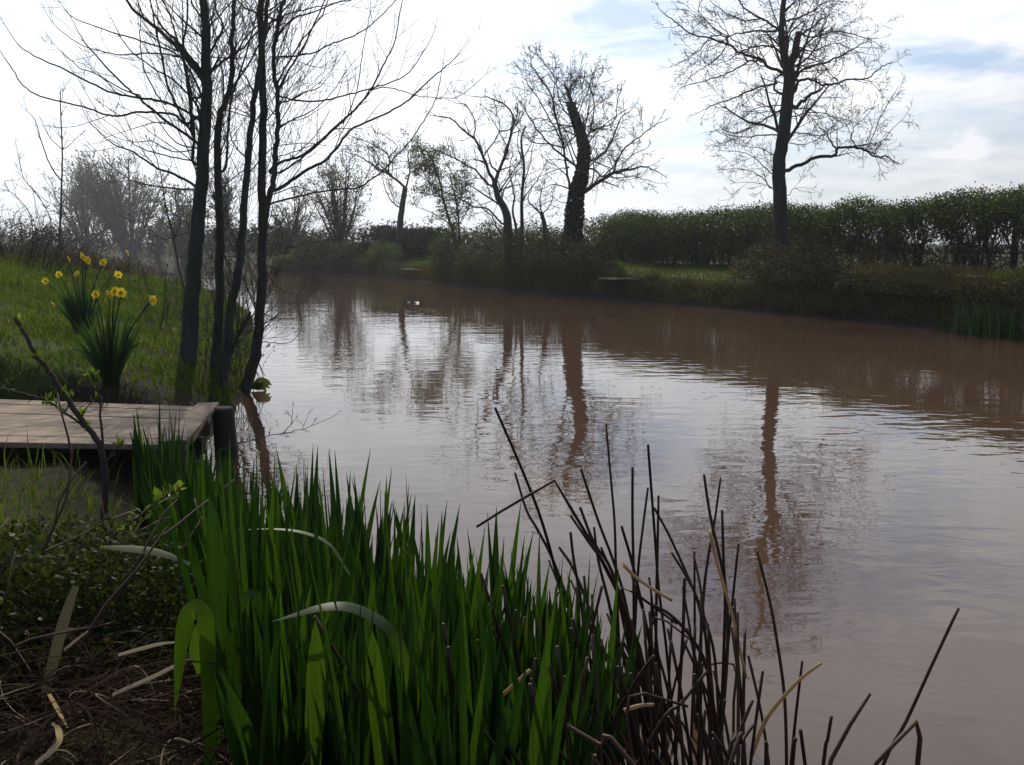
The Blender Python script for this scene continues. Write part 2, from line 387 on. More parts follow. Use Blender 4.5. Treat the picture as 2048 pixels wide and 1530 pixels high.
# ------------------------------------------------------------------ ground and water
NEAR = [(14, -5), (8, -3), (4, -0.5), (2, 0.8), (1.2, 1.5), (0.5, 2.1), (-0.2, 2.6), (-0.9, 3.3), (-1.6, 4.4), (-2.05, 5.4), (-2.45, 7.0), (-2.6, 8.2), (-2.85, 10), (-3.35, 12),
        (-4.15, 15), (-5.55, 20), (-6.5, 22.5), (-7.8, 24.5), (-10.5, 26.5), (-15, 28), (-25, 29), (-60, 30), (-160, 32)]
FAR = [(16, -5), (14, 4), (11, 10), (9.6, 13), (8.5, 15.4), (7.3, 18.8), (5.6, 22), (3.5, 25.6), (1.6, 28.3), (-0.4, 32), (-2.4, 36), (-5.2, 43), (-7.2, 47), (-10.5, 51), (-13.8, 53),
       (-17.5, 62), (-30, 90), (-43, 119), (-61, 136), (-100, 142), (-160, 145)]
def seg_dist(px, py, poly):
    best = np.full(px.shape, 1e9)
    for (x0, y0), (x1, y1) in zip(poly, poly[1:]):
        dx, dy = x1 - x0, y1 - y0; l2 = dx * dx + dy * dy
        t = np.clip(((px - x0) * dx + (py - y0) * dy) / l2, 0, 1)
        best = np.minimum(best, np.hypot(px - x0 - t * dx, py - y0 - t * dy))
    return best
POND = NEAR + FAR[::-1]
def inside(px, py):
    c = np.zeros(px.shape, bool); n = len(POND)
    for i in range(n):
        x0, y0 = POND[i]; x1, y1 = POND[(i + 1) % n]
        if y0 == y1: continue
        hit = ((y0 > py) != (y1 > py)) & (px < (x1 - x0) * (py - y0) / (y1 - y0) + x0)
        c ^= hit
    return c
def ss(x): x = np.clip(x, 0, 1); return x * x * (3 - 2 * x)
def wob(x, y):
    return (np.sin(x * 1.7 + 0.6 * np.sin(y * 1.3)) * np.sin(y * 1.9 + 1.1 + 0.7 * np.sin(x * 0.9)) * 0.6 + np.sin(x * 4.3 + y * 2.1) * np.sin(y * 5.1 - x * 1.2) * 0.3)
def height(px, py):
    px = np.asarray(px, float); py = np.asarray(py, float)
    dn, df = seg_dist(px, py, NEAR), seg_dist(px, py, FAR); ins = inside(px, py)
    wb = wob(px, py)
    s = ss((py - 5.0) / 3.5)
    zl = 0.02 + 0.30 * ss(dn / 0.55) + 0.235 * np.maximum(dn - 0.2, 0)
    zl = np.where(zl > 1.45, 1.45 + (zl - 1.45) * 0.25, zl); zl = np.minimum(zl, 1.9)
    zf = 0.02 + 0.26 * ss(dn / 1.0) + 0.05 * dn
    zn = zf * (1 - s) + zl * s
    pit = ss((py - 4.2) / 0.8) * (1 - ss((py - 7.45) / 0.35)) * ss((-1.0 - px) / 1.0)
    zn = np.where(pit > 0, zn * (1 - pit) + np.minimum(zn, np.where(py < 5.75, 0.25, 0.14)) * pit, zn)
    zn = zn + wb * 0.035 * ss(dn / 1.0)
    zfar = 0.02 + 0.62 * ss(df / 0.45) + 0.30 * ss((df - 0.3) / 1.6) + wb * 0.05 * ss(df / 0.8)
    pc = CX + px / np.maximum(py, 1.0) * FPX
    gap = np.maximum(ss((pc - 1225) / 40) * (1 - ss((pc - 1490) / 40)), ss((pc - 775) / 30) * (1 - ss((pc - 880) / 30))) * (py > 15)
    zgap = 0.02 + 0.30 * ss(df / 0.35) + 0.16 * np.minimum(df, 4.0) + wb * 0.04 * ss(df / 0.8)
    zfar = zfar * (1 - gap) + zgap * gap
    zland = np.where(dn < df, zn, zfar)
    d = np.minimum(dn, df)
    return np.where(ins, -0.75 * ss(d / 1.2) - 0.03, zland)
def hz(x, y): return float(height(np.array([x]), np.array([y]))[0])
def G(px, py, dmax=150.0):               # where the line of sight meets the ground or the water
    d = ray(px, py); t = np.geomspace(0.8, dmax, 1500) / d[1]
    x, y, z = d[0] * t, d[1] * t, CAMH + d[2] * t
    g = np.maximum(height(x, y), 0.0); k = np.argmax(z < g)
    if not (z < g).any(): k = len(t) - 1
    return float(x[k]), float(y[k]), float(g[k])

rad = np.concatenate([[0.0], np.geomspace(0.35, 60, 300), np.geomspace(62, 1500, 60)])
ang = np.concatenate([np.linspace(-48, 48, 420), np.linspace(49, 311, 130)]) * PI / 180
rr_, aa_ = np.meshgrid(rad, ang, indexing='ij')
gx, gy = rr_ * np.sin(aa_), rr_ * np.cos(aa_)
gz = height(gx.ravel(), gy.ravel()).reshape(gx.shape)
nr, na = gx.shape
i0 = (np.arange(nr - 1) * na)[:, None]; j0 = np.arange(na)[None, :]; j1 = (j0 + 1) % na
gq = np.stack([i0 + j0, i0 + na + j0, i0 + na + j1, i0 + j1], -1).reshape(-1, 4)[:, ::-1]
gm, k, out = new_mat('ground_soil'); tcn = k.n('ShaderNodeTexCoord'); v = tcn.outputs['Object']
a = k.noise(v, 1.3, 6, 0.6); b = k.noise(v, 14, 6, 0.7)
zc = k.n('ShaderNodeSeparateXYZ'); k.l(v, zc.inputs[0])
soil = k.mix(k.ramp(b, [(0.3, 0.0), (0.7, 1.0)]), (0.014, 0.010, 0.007), (0.042, 0.030, 0.020))
turf = k.mix(k.ramp(b, [(0.3, 0.0), (0.7, 1.0)]), (0.025, 0.042, 0.008), (0.065, 0.085, 0.016))
gf = k.math('MULTIPLY', k.ramp(a, [(0.38, 0.0), (0.56, 1.0)]), k.ramp(k.math('ADD', zc.outputs[2], k.math('MULTIPLY', a, 0.3)), [(0.35, 0.0), (0.6, 1.0)]))
bs = k.n('ShaderNodeBsdfPrincipled', i_Roughness=0.95); k.l(k.mix(gf, soil, turf), bs.inputs['Base Color']); bs.inputs['Specular IOR Level'].default_value = 0.15
bp = k.n('ShaderNodeBump', i_Strength=0.8, i_Distance=0.03); k.l(b, bp.inputs['Height']); k.l(bp.outputs[0], bs.inputs['Normal']); k.l(bs.outputs[0], out.inputs[0])
tag(make('ground', np.stack([gx, gy, gz], -1), gq, None, gm), kind='structure')

wm, k, out = new_mat('muddy_water'); tcn = k.n('ShaderNodeTexCoord'); v = tcn.outputs['Object']
big = k.noise(k.mapping(v, (0.10, 0.22, 1), (0, 0, 0.25)), 1.0, 3, 0.5)
r1 = k.noise(k.mapping(v, (2.4, 5.0, 1), (0, 0, 0.16)), 1.0, 2, 0.42, 0.4)
r2 = k.noise(k.mapping(v, (7.0, 12.0, 1), (0, 0, -0.12)), 1.0, 1, 0.5, 0.4)
r3 = k.noise(k.mapping(v, (0.35, 1.1, 1), (0, 0, 0.3)), 1.0, 2, 0.5, 0.3)
amp = k.ramp(big, [(0.36, 0.25), (0.62, 1.0)])
h = k.math('ADD', k.math('MULTIPLY', r1, 0.034), k.math('MULTIPLY', r2, 0.007))
h = k.math('ADD', k.math('MULTIPLY', h, amp), k.math('MULTIPLY', r3, 0.030))
bp = k.n('ShaderNodeBump', i_Strength=1.0, i_Distance=0.15); k.l(h, bp.inputs['Height'])
mud = k.mix(k.noise(v, 0.35, 4, 0.6), (0.072, 0.040, 0.024), (0.098, 0.058, 0.037))
bs = k.n('ShaderNodeBsdfPrincipled', i_Roughness=0.012, i_IOR=1.42); k.l(mud, bs.inputs['Base Color']); bs.inputs['Specular IOR Level'].default_value = 0.5
k.l(bp.outputs[0], bs.inputs['Normal']); k.l(bs.outputs[0], out.inputs[0])
tag(make('water', [(-170, -8, 0), (20, -8, 0), (20, 150, 0), (-170, 150, 0)], [(0, 1, 2, 3)], None, wm), kind='structure')

def offset_line(poly, d):                # a line on the land side of the far shore
    out_ = []
    for i, (x, y) in enumerate(poly):
        x0, y0 = poly[max(0, i - 1)]; x1, y1 = poly[min(len(poly) - 1, i + 1)]
        nx, ny = (y1 - y0), -(x1 - x0); l = math.hypot(nx, ny); out_.append((x + nx / l * d, y + ny / l * d))
    return out_
def resample(poly, n):
    p = np.array(poly, float); s = np.concatenate([[0], np.cumsum(np.hypot(*np.diff(p, axis=0).T))]); u = np.linspace(0, s[-1], n)
    return np.stack([np.interp(u, s, p[:, 0]), np.interp(u, s, p[:, 1])], 1)
pl0, pl1 = resample(offset_line(FAR[2:12], 1.7), 160), resample(offset_line(FAR[2:12], 3.0), 160)
pv = []; NC = 7
for i in range(160):
    for j in range(NC):
        q = pl0[i] * (1 - j / (NC - 1)) + pl1[i] * j / (NC - 1); pv.append((q[0], q[1], 0))
pv = np.array(pv); pv[:, 2] = height(pv[:, 0], pv[:, 1]) + 0.02
pq = [(i * NC + j, i * NC + j + 1, (i + 1) * NC + j + 1, (i + 1) * NC + j) for i in range(159) for j in range(NC - 1)]
pm, k, out = new_mat('trodden_earth'); tcn = k.n('ShaderNodeTexCoord'); b = k.noise(tcn.outputs['Object'], 5, 6, 0.7)
bs = k.n('ShaderNodeBsdfPrincipled', i_Roughness=0.95); k.l(k.mix(k.ramp(b, [(0.35, 0.0), (0.65, 1.0)]), (0.12, 0.09, 0.06), (0.28, 0.21, 0.14)), bs.inputs['Base Color'])
k.l(bs.outputs[0], out.inputs[0])
tag(make('path', pv, pq, None, pm), kind='structure')
#@@REST
# ------------------------------------------------------------------ bare trees beside the near bank
def cr(pts, sc, ox, oy=0): return [(ox + x / sc, oy + y / sc) for x, y in pts]
def tree_root(name, px, py, Y, label, z=None):
    x, y, _ = P(px, py, Y); zz_ = (hz(x, y) if z is None else z) - 0.05
    o = empty(name, (x, y, zz_)); tag(o, label, 'tree'); return o, (x, y, zz_)
NEARCFG = dict(wig=0.10, up=0.10, dens={2: 2.6, 1: 3.6, 0: 0}, ang=(0.45, 0.95), ratio=(0.30, 0.55), rmin=0.0026, rmax=0.011, sideup=0.25)
def near_tree(name, base, Y, label, trunks, limbs, seed, shoots=0, sh_t=(0.2, 1.0)):
    rng = random.Random(seed); o, loc = tree_root(name, base[0], base[1], Y, label)
    TL, TL2, TT = Tubes(), Tubes(), Tubes(); tr = []
    for pts, w0, w1 in trunks:
        p_, r_ = limb(TL, None, pts, Y, w0 * 0.90, w1 * 0.90, NEARCFG, rng, dy=rng.uniform(-0.05, 0.08), sides=14, jit=0.006, sub=5)
        tr.append((p_, r_))
    tr2 = []
    for pts, w0, w1, pm in limbs:
        TL2 = Tubes(); tr2.append(limb(TL2, TT, pts, Y + rng.uniform(-0.05, 0.05), w0, w1, NEARCFG, rng, tl=(0.30, 0.85), per_m=pm, lev=1, sides=7, jit=0.003, snap=tr + tr2)); TL2.build('limb', M_near, o, loc)
    for _ in range(shoots):              # more long shoots from the stems, out of sight of the drawn ones
        p_, r_ = rng.choice(tr); f = rng.uniform(*sh_t) * (len(p_) - 1); i = min(len(p_) - 2, int(f))
        d = nrm(*(p_[i + 1][c] - p_[i][c] for c in range(3)))
        side(TT, p_[i], d, rng.uniform(0.4, 1.4), rng.uniform(0.003, 0.006), 2, NEARCFG, rng)
    TL.build('trunk', M_near, o, loc)
    TT.build('crown', M_neartw, o, loc)
    return o
c1 = lambda p: cr(p, 2.926, 0)          # tracings of the photograph in four scales
c1b = lambda p: cr(p, 3.188, 0)
c2b = lambda p: cr(p, 3.188, 340)
c4 = lambda p: cr(p, 2.914, 0, 420)
c2 = lambda p: cr(p, 2.55, 600)
c3 = lambda p: cr(p, 2.55, 1248)
YA = 9.4
near_tree('bare_tree', (376, 738), YA, 'thickest dark bare trunk on the near bank, just right of the daffodils',
  [([(372, 760), (375, 740), (381, 643), (388, 523), (397, 440), (406, 310), (413, 205), (413, 120), (409, 34), (404, -40), (400, -160), (396, -300)], 44, 9)],
  [(c1b([(1290, 500), (1180, 350), (1080, 250), (960, 150), (860, 70), (800, -10), (760, -80)]), 11, 4, 5),
   (c1b([(1270, 740), (1180, 790), (1110, 730), (1000, 716), (870, 715), (790, 735), (690, 735), (560, 690), (390, 645), (220, 598), (130, 525), (85, 445), (40, 380)]), 6, 2, 2.0),
   (c1b([(1260, 760), (1150, 690), (1020, 640), (870, 618), (760, 600), (640, 560), (480, 480), (370, 425), (250, 375), (190, 340), (110, 280)]), 6, 2, 2.5),
   (c1b([(1240, 900), (1130, 820), (1000, 730), (880, 620), (790, 545), (650, 400), (560, 300), (500, 210)]), 7, 2, 3),
   (c1b([(870, 600), (760, 560), (600, 465), (500, 430), (415, 345)]), 3.5, 1.6, 3),
   (c1b([(1240, 940), (1140, 920), (1060, 850), (1000, 750)]), 4, 1.6, 3),
   (c1b([(1250, 660), (1120, 520), (960, 420), (820, 310), (740, 180)]), 5, 1.8, 3.5),
   (c1b([(1280, 600), (1180, 400), (1100, 330), (900, 260), (760, 220), (600, 165), (480, 120), (415, 65)]), 5, 1.6, 3),
   (c1b([(1240, 390), (1080, 345), (900, 335), (760, 345), (640, 320), (520, 290), (375, 185)]), 4, 1.6, 3),
   (c1b([(1220, 860), (1170, 780), (1060, 540), (1020, 330), (985, 180), (970, 60), (940, -60)]), 6, 2.4, 4),
   (c1b([(1210, 820), (1210, 620), (1190, 480), (1130, 260), (1080, 100), (1020, -40)]), 6, 2.4, 4),
   (c1b([(1230, 1020), (1240, 860), (1200, 560), (1170, 300), (1195, 120), (1190, -80)]), 7, 3, 3),
   (c1b([(1050, 660), (960, 520), (915, 400), (895, 250), (895, 110)]), 3.5, 1.5, 3),
   (c1b([(1225, 1180), (1100, 1110), (1000, 1070), (900, 1010), (830, 960), (740, 930), (660, 870), (590, 800)]), 6.5, 1.8, 3),
   (c1b([(1235, 1210), (1050, 1195), (880, 1165), (800, 1130), (720, 1070), (660, 1010)]), 4.5, 1.5, 3.5),
   (c1b([(1235, 1030), (1100, 1000), (940, 960), (860, 920), (810, 880), (715, 800)]), 3.5, 1.4, 3.5),
   (c1b([(1230, 960), (1100, 965), (960, 900), (850, 905), (690, 855)]), 3, 1.3, 3),
   (c2b([(235, 500), (140, 380), (60, 280), (0, 220)]), 8, 6, 3),
   (c2b([(250, 480), (340, 390), (470, 300), (560, 200), (700, 110), (860, 60), (1000, 30)]), 6, 2, 3.5),
   (c2b([(240, 330), (330, 180), (290, 60), (280, -60)]), 6, 3, 4),
   (c2b([(230, 260), (120, 160), (40, 90), (-20, 20)]), 5, 2, 4),
   (c2b([(225, 140), (150, 40), (120, -60)]), 5, 2, 4),
   (c2b([(240, 180), (350, 60), (450, -60)]), 4, 2, 4)], 11, 120, (0.35, 0.95))
near_tree('bare_tree', (430, 735), YA + 0.35, 'slim dark bare stem pressed close behind the thickest trunk',
  [([(428, 755), (430, 735), (436, 640), (440, 512), (438, 410), (435, 308), (437, 246), (449, 210), (461, 171), (464, 85), (469, 10), (474, -120)], 25, 7)],
  [(c2b([(350, 1060), (360, 880), (380, 690), (410, 560), (470, 380), (520, 220), (560, 60)]), 6, 2.5, 4),
   (c2b([(300, 700), (330, 640), (330, 480), (300, 330), (270, 180)]), 5, 2, 4),
   (c2b([(380, 560), (480, 420), (580, 250), (700, 90), (800, -20)]), 5, 2, 3.5),
   (c2b([(395, 400), (470, 260), (540, 180), (700, 40)]), 5, 2, 4),
   (c2b([(340, 700), (480, 740), (560, 780), (640, 800)]), 3, 1.3, 3),
   (c2b([(400, 300), (340, 180), (280, 90)]), 4, 1.5, 4)], 12, 52, (0.35, 0.95))
near_tree('bare_tree', (446, 755), YA + 0.15, 'dark bare stem that leans to the right, between the two trunks at the water',
  [([(443, 778), (446, 755), (452, 729), (461, 626), (474, 560), (481, 500), (492, 376), (497, 308), (506, 222), (516, 150), (528, 70), (538, -20), (545, -140)], 25, 7),
   ([(452, 725), (470, 690), (482, 660), (500, 625)], 10, 6)],
  [(c2b([(480, 1000), (400, 900), (370, 760)]), 4, 1.6, 4),
   (c2b([(520, 1090), (640, 960), (700, 930), (880, 910), (1000, 930)]), 3, 1.2, 4),
   (c2b([(520, 1060), (420, 1130), (340, 1190)]), 3.5, 1.4, 4),
   (c2b([(540, 600), (480, 480), (420, 380), (350, 330)]), 4, 1.6, 4),
   (c2b([(545, 750), (440, 700), (380, 690)]), 3, 1.4, 4),
   (c4([(1350, 560), (1290, 620), (1080, 630), (900, 632)]), 2.2, 1.0, 2),
   (c4([(1400, 270), (1300, 275), (1240, 300)]), 2.5, 1.2, 2)], 13, 60, (0.3, 0.95))
near_tree('bare_tree', (491, 768), YA + 0.55, 'forked bare trunk standing right at the water edge, long limbs reaching over the pond',
  [([(488, 792), (492, 770), (511, 712), (519, 640), (525, 523), (524, 376), (525, 222), (523, 103), (521, 0), (519, -120), (516, -260)], 29, 9),
   ([(527, 470), (534, 410), (544, 372), (550, 325), (556, 250), (553, 180), (547, 110), (560, 30), (572, -20), (585, -130)], 15, 6)],
  [([(536, 385), (560, 375), (581, 362), (615, 338), (649, 322), (672, 296), (698, 262), (718, 250), (776, 224), (820, 196), (867, 153), (890, 134), (906, 120)], 8, 2, 3.2),
   ([(541, 342), (570, 322), (600, 314), (640, 284), (671, 255), (705, 225), (729, 198), (750, 165), (765, 133), (785, 95), (792, 75), (802, 12)], 6.5, 2, 3.5),
   ([(543, 350), (575, 335), (610, 310), (650, 275), (690, 236), (722, 205), (757, 168)], 5, 2, 3.5),
   ([(537, 408), (565, 400), (600, 392), (640, 382), (710, 376), (740, 360), (769, 337), (795, 308), (820, 282), (840, 252), (855, 231), (872, 195), (882, 157)], 4.6, 1.6, 2.6),
   ([(555, 190), (590, 200), (640, 200), (678, 192), (720, 182), (757, 172), (790, 160), (812, 149), (835, 122), (851, 95)], 4.2, 1.6, 3.2),
   ([(553, 115), (590, 113), (630, 105), (659, 90), (700, 75), (733, 58), (765, 30), (790, 0)], 4, 1.8, 3.5),
   ([(771, 180), (800, 184), (835, 195), (880, 199), (914, 196), (940, 178), (961, 159)], 2.4, 1.2, 1.5),
   (c2b([(690, 580), (760, 440), (870, 260), (930, 130), (985, 10), (1010, -60)]), 5, 2, 3.5),
   (c2b([(690, 540), (760, 400), (850, 250), (960, 120), (1010, 0)]), 4.5, 2, 3.5),
   (c2b([(690, 810), (780, 760), (920, 690), (1030, 590), (1130, 440)]), 3.6, 1.3, 3.5),
   (c2b([(685, 660), (760, 640), (850, 590), (930, 570), (990, 520)]), 3.4, 1.5, 4),
   (c2b([(690, 840), (760, 780), (850, 760), (950, 700)]), 3, 1.3, 4),
   (c2b([(680, 230), (780, 120), (900, 80), (1060, 20), (1160, 0)]), 4.5, 1.8, 4),
   (c2b([(600, 90), (700, 20), (760, -40)]), 4.5, 2, 4),
   (c2b([(545, 80), (460, 30), (400, -40)]), 5, 2, 3),
   (c2b([(1120, 780), (1180, 640), (1215, 480), (1230, 330), (1250, 220), (1275, 90), (1280, 0)]), 2.6, 1.2, 1.6),
   (c2b([(690, 1000), (780, 970), (900, 930), (1000, 880)]), 2.6, 1.2, 4),
   (c2b([(660, 1240), (800, 1190), (900, 1220), (1020, 1180)]), 3, 1.2, 4),
   (c4([(1530, 320), (1620, 345), (1700, 370), (1830, 400), (1940, 450)]), 3, 1.1, 3),
   (c4([(1560, 360), (1620, 450), (1700, 490), (1760, 510), (1850, 610)]), 2.4, 1.0, 3),
   (c4([(1560, 370), (1680, 350), (1800, 345), (1950, 290), (2030, 270)]), 2.6, 1.0, 2),
   (c4([(1540, 610), (1620, 628), (1700, 632), (1780, 620)]), 2.2, 1.0, 3),
   (c4([(1530, 770), (1600, 778), (1680, 775), (1740, 720), (1760, 660)]), 2.2, 1.0, 3),
   (c4([(1560, 190), (1700, 215), (1850, 185), (2030, 165)]), 2.6, 1.0, 3)], 14, 120, (0.25, 0.95))
FARCFG = dict(wig=0.20, up=0.03, dens={3: 3.0, 2: 4.2, 1: 6.5, 0: 0}, ang=(0.5, 1.15), ratio=(0.32, 0.6), rmin=0.0075, rmax=0.03)
def far_tree(name, base, Y, label, trunks, limbs, seed, cfg=FARCFG, tl=(0.45, 1.1), lev=2, per_m=4.2, mats=None, extra=None, foliage=None, jit=0.012, spread=0.5):
    rng = random.Random(seed); o, loc = tree_root(name, base[0], base[1], Y, label)
    TL, TL2, TT = Tubes(), Tubes(), Tubes(); ends = []; tr = []; tr2 = []
    for pts, w0, w1 in trunks: tr.append(limb(TL, None, pts, Y, w0, w1, cfg, rng, dy=rng.uniform(-0.06, 0.06), sides=12, jit=jit * 0.5))
    for it in limbs:
        pts, w0, w1 = it[:3]; pm = it[3] if len(it) > 3 else per_m
        TL2 = Tubes(); tr2.append(limb(TL2, TT, pts, Y, w0, w1, cfg, rng, tl=tl, per_m=pm, lev=lev, sides=7, jit=jit, ends=ends, dy=rng.uniform(-spread, spread), t0=0.2, snap=tr + tr2)); TL2.build('limb', M_far, o, loc)
    if extra:                            # limbs that reach towards and away from the viewer
        for (i, f0, f1, nl, L) in extra:
            p_, r_ = tr[i]
            for _ in range(nl):
                j = min(len(p_) - 2, int(rng.uniform(f0, f1) * (len(p_) - 1)))
                d = nrm(*(p_[j + 1][c] - p_[j][c] for c in range(3)))
                side(TT, p_[j], d, L * rng.uniform(0.5, 1.1), r_[j] * 0.3, 3, cfg, rng, ends)
    TL.build('trunk', M_far, o, loc)
    TT.build('crown', M_fartw, o, loc)
    if foliage:
        mat, n, L, Wd = foliage; r = np.random.default_rng(seed); k = r.integers(0, len(ends), n)
        pos = np.array([ends[i][0] for i in k]) + r.normal(0, 0.10, (n, 3)); dr = np.array([ends[i][1] for i in k]) + r.normal(0, 0.8, (n, 3))
        ac = Acc(); leaf_quads(ac, pos, dr, L, Wd, r); ac.build('foliage', mat, o, loc)
    return o, loc, tr
YB = 24.0
far_tree('bare_tree', (1560, 541), YB, 'tall dark bare tree with crooked limbs in front of the long hedge',
  [(c3([(795, 1390), (795, 1240), (795, 1000), (788, 900), (792, 820), (812, 690), (835, 500), (845, 390), (835, 330)]), 29, 22),
   (c3([(838, 345), (815, 290), (803, 150), (815, 0), (822, -120), (815, -300), (805, -500)]), 16, 5),
   (c3([(842, 345), (868, 280), (880, 220), (892, 165)]), 16, 12)],
  [(c3([(822, 872), (900, 840), (1000, 800), (1070, 797), (1082, 758), (1150, 752), (1220, 765), (1270, 795), (1340, 800), (1380, 825)]), 9, 2.2, 4.5),
   (c3([(1075, 765), (1048, 725), (1030, 680), (990, 640)]), 4, 1.8, 4), (c3([(1225, 765), (1250, 720), (1320, 565), (1385, 470)]), 2.4, 1.2, 4),
   (c3([(1265, 790), (1330, 700), (1420, 600)]), 2, 1.0, 4), (c3([(1180, 755), (1150, 700), (1180, 640), (1250, 580)]), 2.4, 1.2, 4),
   (c3([(862, 552), (900, 525), (940, 490), (985, 468)]), 8, 5.5, 1.5), (c3([(865, 560), (940, 560), (1000, 600), (1060, 590)]), 3, 1.2),
   (c3([(860, 470), (880, 420), (950, 408), (1000, 435), (1080, 428), (1150, 405), (1240, 400), (1300, 350), (1360, 320)]), 7, 1.8, 4),
   (c3([(870, 400), (920, 352), (1025, 322), (1100, 290), (1170, 250), (1230, 215)]), 6.5, 2, 4), (c3([(1030, 322), (1060, 370), (1090, 412)]), 2.5, 1.6, 3),
   (c3([(880, 330), (940, 290), (990, 220), (1010, 150), (1040, 80)]), 5, 1.6), (c3([(892, 180), (950, 150), (1000, 100), (1060, 70)]), 5, 1.6),
   (c3([(895, 170), (960, 190), (1060, 160), (1150, 170), (1260, 210)]), 4, 1.4), (c3([(885, 240), (960, 260), (1080, 220), (1200, 270)]), 3.5, 1.4),
   (c3([(825, 110), (900, 90), (980, 40), (1060, 0)]), 5, 1.8),
   (c3([(808, 495), (760, 460), (770, 405), (805, 378)]), 5, 4, 2), (c3([(765, 430), (650, 460), (560, 500), (470, 530), (400, 560)]), 5, 1.6, 4.5),
   (c3([(815, 370), (740, 342), (690, 300), (600, 272), (520, 222), (440, 195), (340, 172), (260, 110), (200, 60)]), 7.5, 1.8, 4.5),
   (c3([(690, 300), (620, 320), (540, 370), (450, 400), (380, 420), (290, 440)]), 4, 1.4, 4.5), (c3([(800, 275), (745, 235), (660, 240), (600, 262)]), 5, 2.5, 3),
   (c3([(805, 150), (740, 160), (680, 158), (600, 170), (540, 182)]), 6.5, 2, 4), (c3([(810, 170), (770, 140), (710, 100), (640, 60), (590, 10), (560, -60)]), 6, 2, 4),
   (c3([(440, 195), (380, 260), (320, 300), (250, 340)]), 3, 1.2, 5), (c3([(520, 222), (470, 300), (400, 350), (330, 400)]), 3, 1.2, 5),
   (c3([(600, 272), (540, 300), (470, 330)]), 3, 1.2, 5), (c3([(640, 240), (560, 200), (480, 120), (400, 90)]), 3, 1.2, 5),
   (c3([(805, 560), (740, 595), (650, 640), (560, 680), (490, 660)]), 4.5, 1.4, 4.5), (c3([(795, 690), (700, 690), (620, 700), (540, 690)]), 4, 1.4, 4),
   (c3([(800, 545), (740, 540), (660, 560), (600, 600)]), 3, 1.2, 4),
   (c3([(755, 965), (700, 905), (640, 872), (560, 860)]), 3, 1.0, 5), (c3([(755, 890), (690, 830), (620, 780), (520, 770)]), 3, 1.0, 5), (c3([(770, 800), (700, 760), (600, 740)]), 3, 1.0, 5),
   (c3([(755, 960), (700, 940), (620, 930)]), 2, 0.9, 5), (c3([(825, 1000), (870, 960), (900, 975)]), 2, 0.9, 4),
   (c3([(845, 680), (950, 690), (1030, 690), (1100, 650)]), 3, 1.2, 4.5), (c3([(850, 600), (950, 575), (1050, 590), (1130, 610)]), 3, 1.2, 4.5), (c3([(835, 730), (920, 740), (1000, 700)]), 2.6, 1.1, 4),
   (c3([(815, 0), (740, -40), (640, -60), (520, -120)]), 6, 2, 4), (c3([(820, -20), (920, -60), (1040, -100)]), 6, 2, 4), (c3([(520, 182), (430, 110), (380, 40), (420, -40)]), 3, 1.2, 4),
   (c3([(820, -120), (700, -220), (600, -300)]), 5, 2, 3), (c3([(820, -160), (930, -260), (1020, -330)]), 5, 2, 3), (c3([(700, 100), (620, 110), (520, 70), (440, 10)]), 3.5, 1.3, 4)],
  21, per_m=7.5, cfg=dict(FARCFG, rmin=0.0052, dens={3: 3.2, 2: 6.0, 1: 9.0, 0: 0}), tl=(0.5, 1.2), extra=[(0, 0.55, 0.95, 8, 2.4), (1, 0.05, 0.6, 8, 2.4)])
YI = 31.0
ivy, ivyloc, ivtr = far_tree('ivy_tree', (1151, 540), YI, 'bare tree with a thick trunk wrapped in dark ivy, left of the long hedge',
  [(c2([(1385, 1400), (1390, 1260), (1398, 1100), (1410, 980), (1432, 900), (1450, 770), (1425, 660), (1395, 570), (1372, 480), (1350, 430)]), 23, 4)],
  [(c2([(1440, 985), (1480, 955), (1520, 930), (1580, 890), (1640, 868), (1700, 860), (1760, 850), (1830, 880)]), 12, 2.0, 5), (c2([(1600, 880), (1650, 770), (1740, 690), (1830, 625)]), 5, 1.5, 4.5),
   (c2([(1450, 850), (1510, 870), (1540, 900), (1600, 850)]), 5, 2.5, 3), (c2([(1470, 830), (1540, 790), (1600, 700), (1640, 600), (1690, 560)]), 6, 1.5, 5),
   (c2([(1385, 980), (1360, 860), (1340, 720), (1310, 600), (1280, 480), (1230, 400), (1180, 330), (1190, 290)]), 6, 1.5, 4.5), (c2([(1320, 640), (1290, 520), (1300, 400), (1230, 300)]), 4, 1.4, 4.5),
   (c2([(1420, 850), (1340, 790), (1260, 720), (1200, 650), (1150, 560), (1110, 500)]), 6, 1.5, 4.5), (c2([(1270, 730), (1180, 720), (1100, 640)]), 3.5, 1.3, 4),
   (c2([(1400, 570), (1380, 480), (1390, 420), (1420, 400)]), 4, 1.5, 4.5), (c2([(1445, 740), (1490, 640), (1500, 520), (1470, 430)]), 5, 1.5, 4.5),
   (c2([(1340, 720), (1250, 560), (1180, 450), (1130, 380)]), 4, 1.3, 4.5), (c2([(1430, 650), (1490, 560), (1560, 500)]), 4, 1.3, 4.5), (c2([(1640, 870), (1680, 800), (1760, 760)]), 3, 1.2, 4.5),
   (c2([(1390, 600), (1330, 520), (1310, 400), (1340, 400)]), 3.5, 1.2, 4.5), (c2([(1500, 660), (1600, 620), (1620, 500), (1640, 460)]), 3.5, 1.2, 4),
   (c2([(1560, 900), (1620, 910), (1700, 900), (1800, 930)]), 3.5, 1.2, 4), (c2([(1375, 960), (1300, 940), (1240, 960)]), 3, 1.2, 4), (c2([(1370, 850), (1290, 870), (1220, 900)]), 3, 1.2, 4), (c2([(1365, 1040), (1310, 1020), (1270, 990)]), 2, 1, 4)],
  22, cfg=dict(FARCFG, dens={3: 3.2, 2: 5.0, 1: 7.5, 0: 0}, up=0.02), extra=[(0, 0.45, 0.9, 26, 2.0)], per_m=8.5, tl=(0.5, 1.2), spread=0.6)
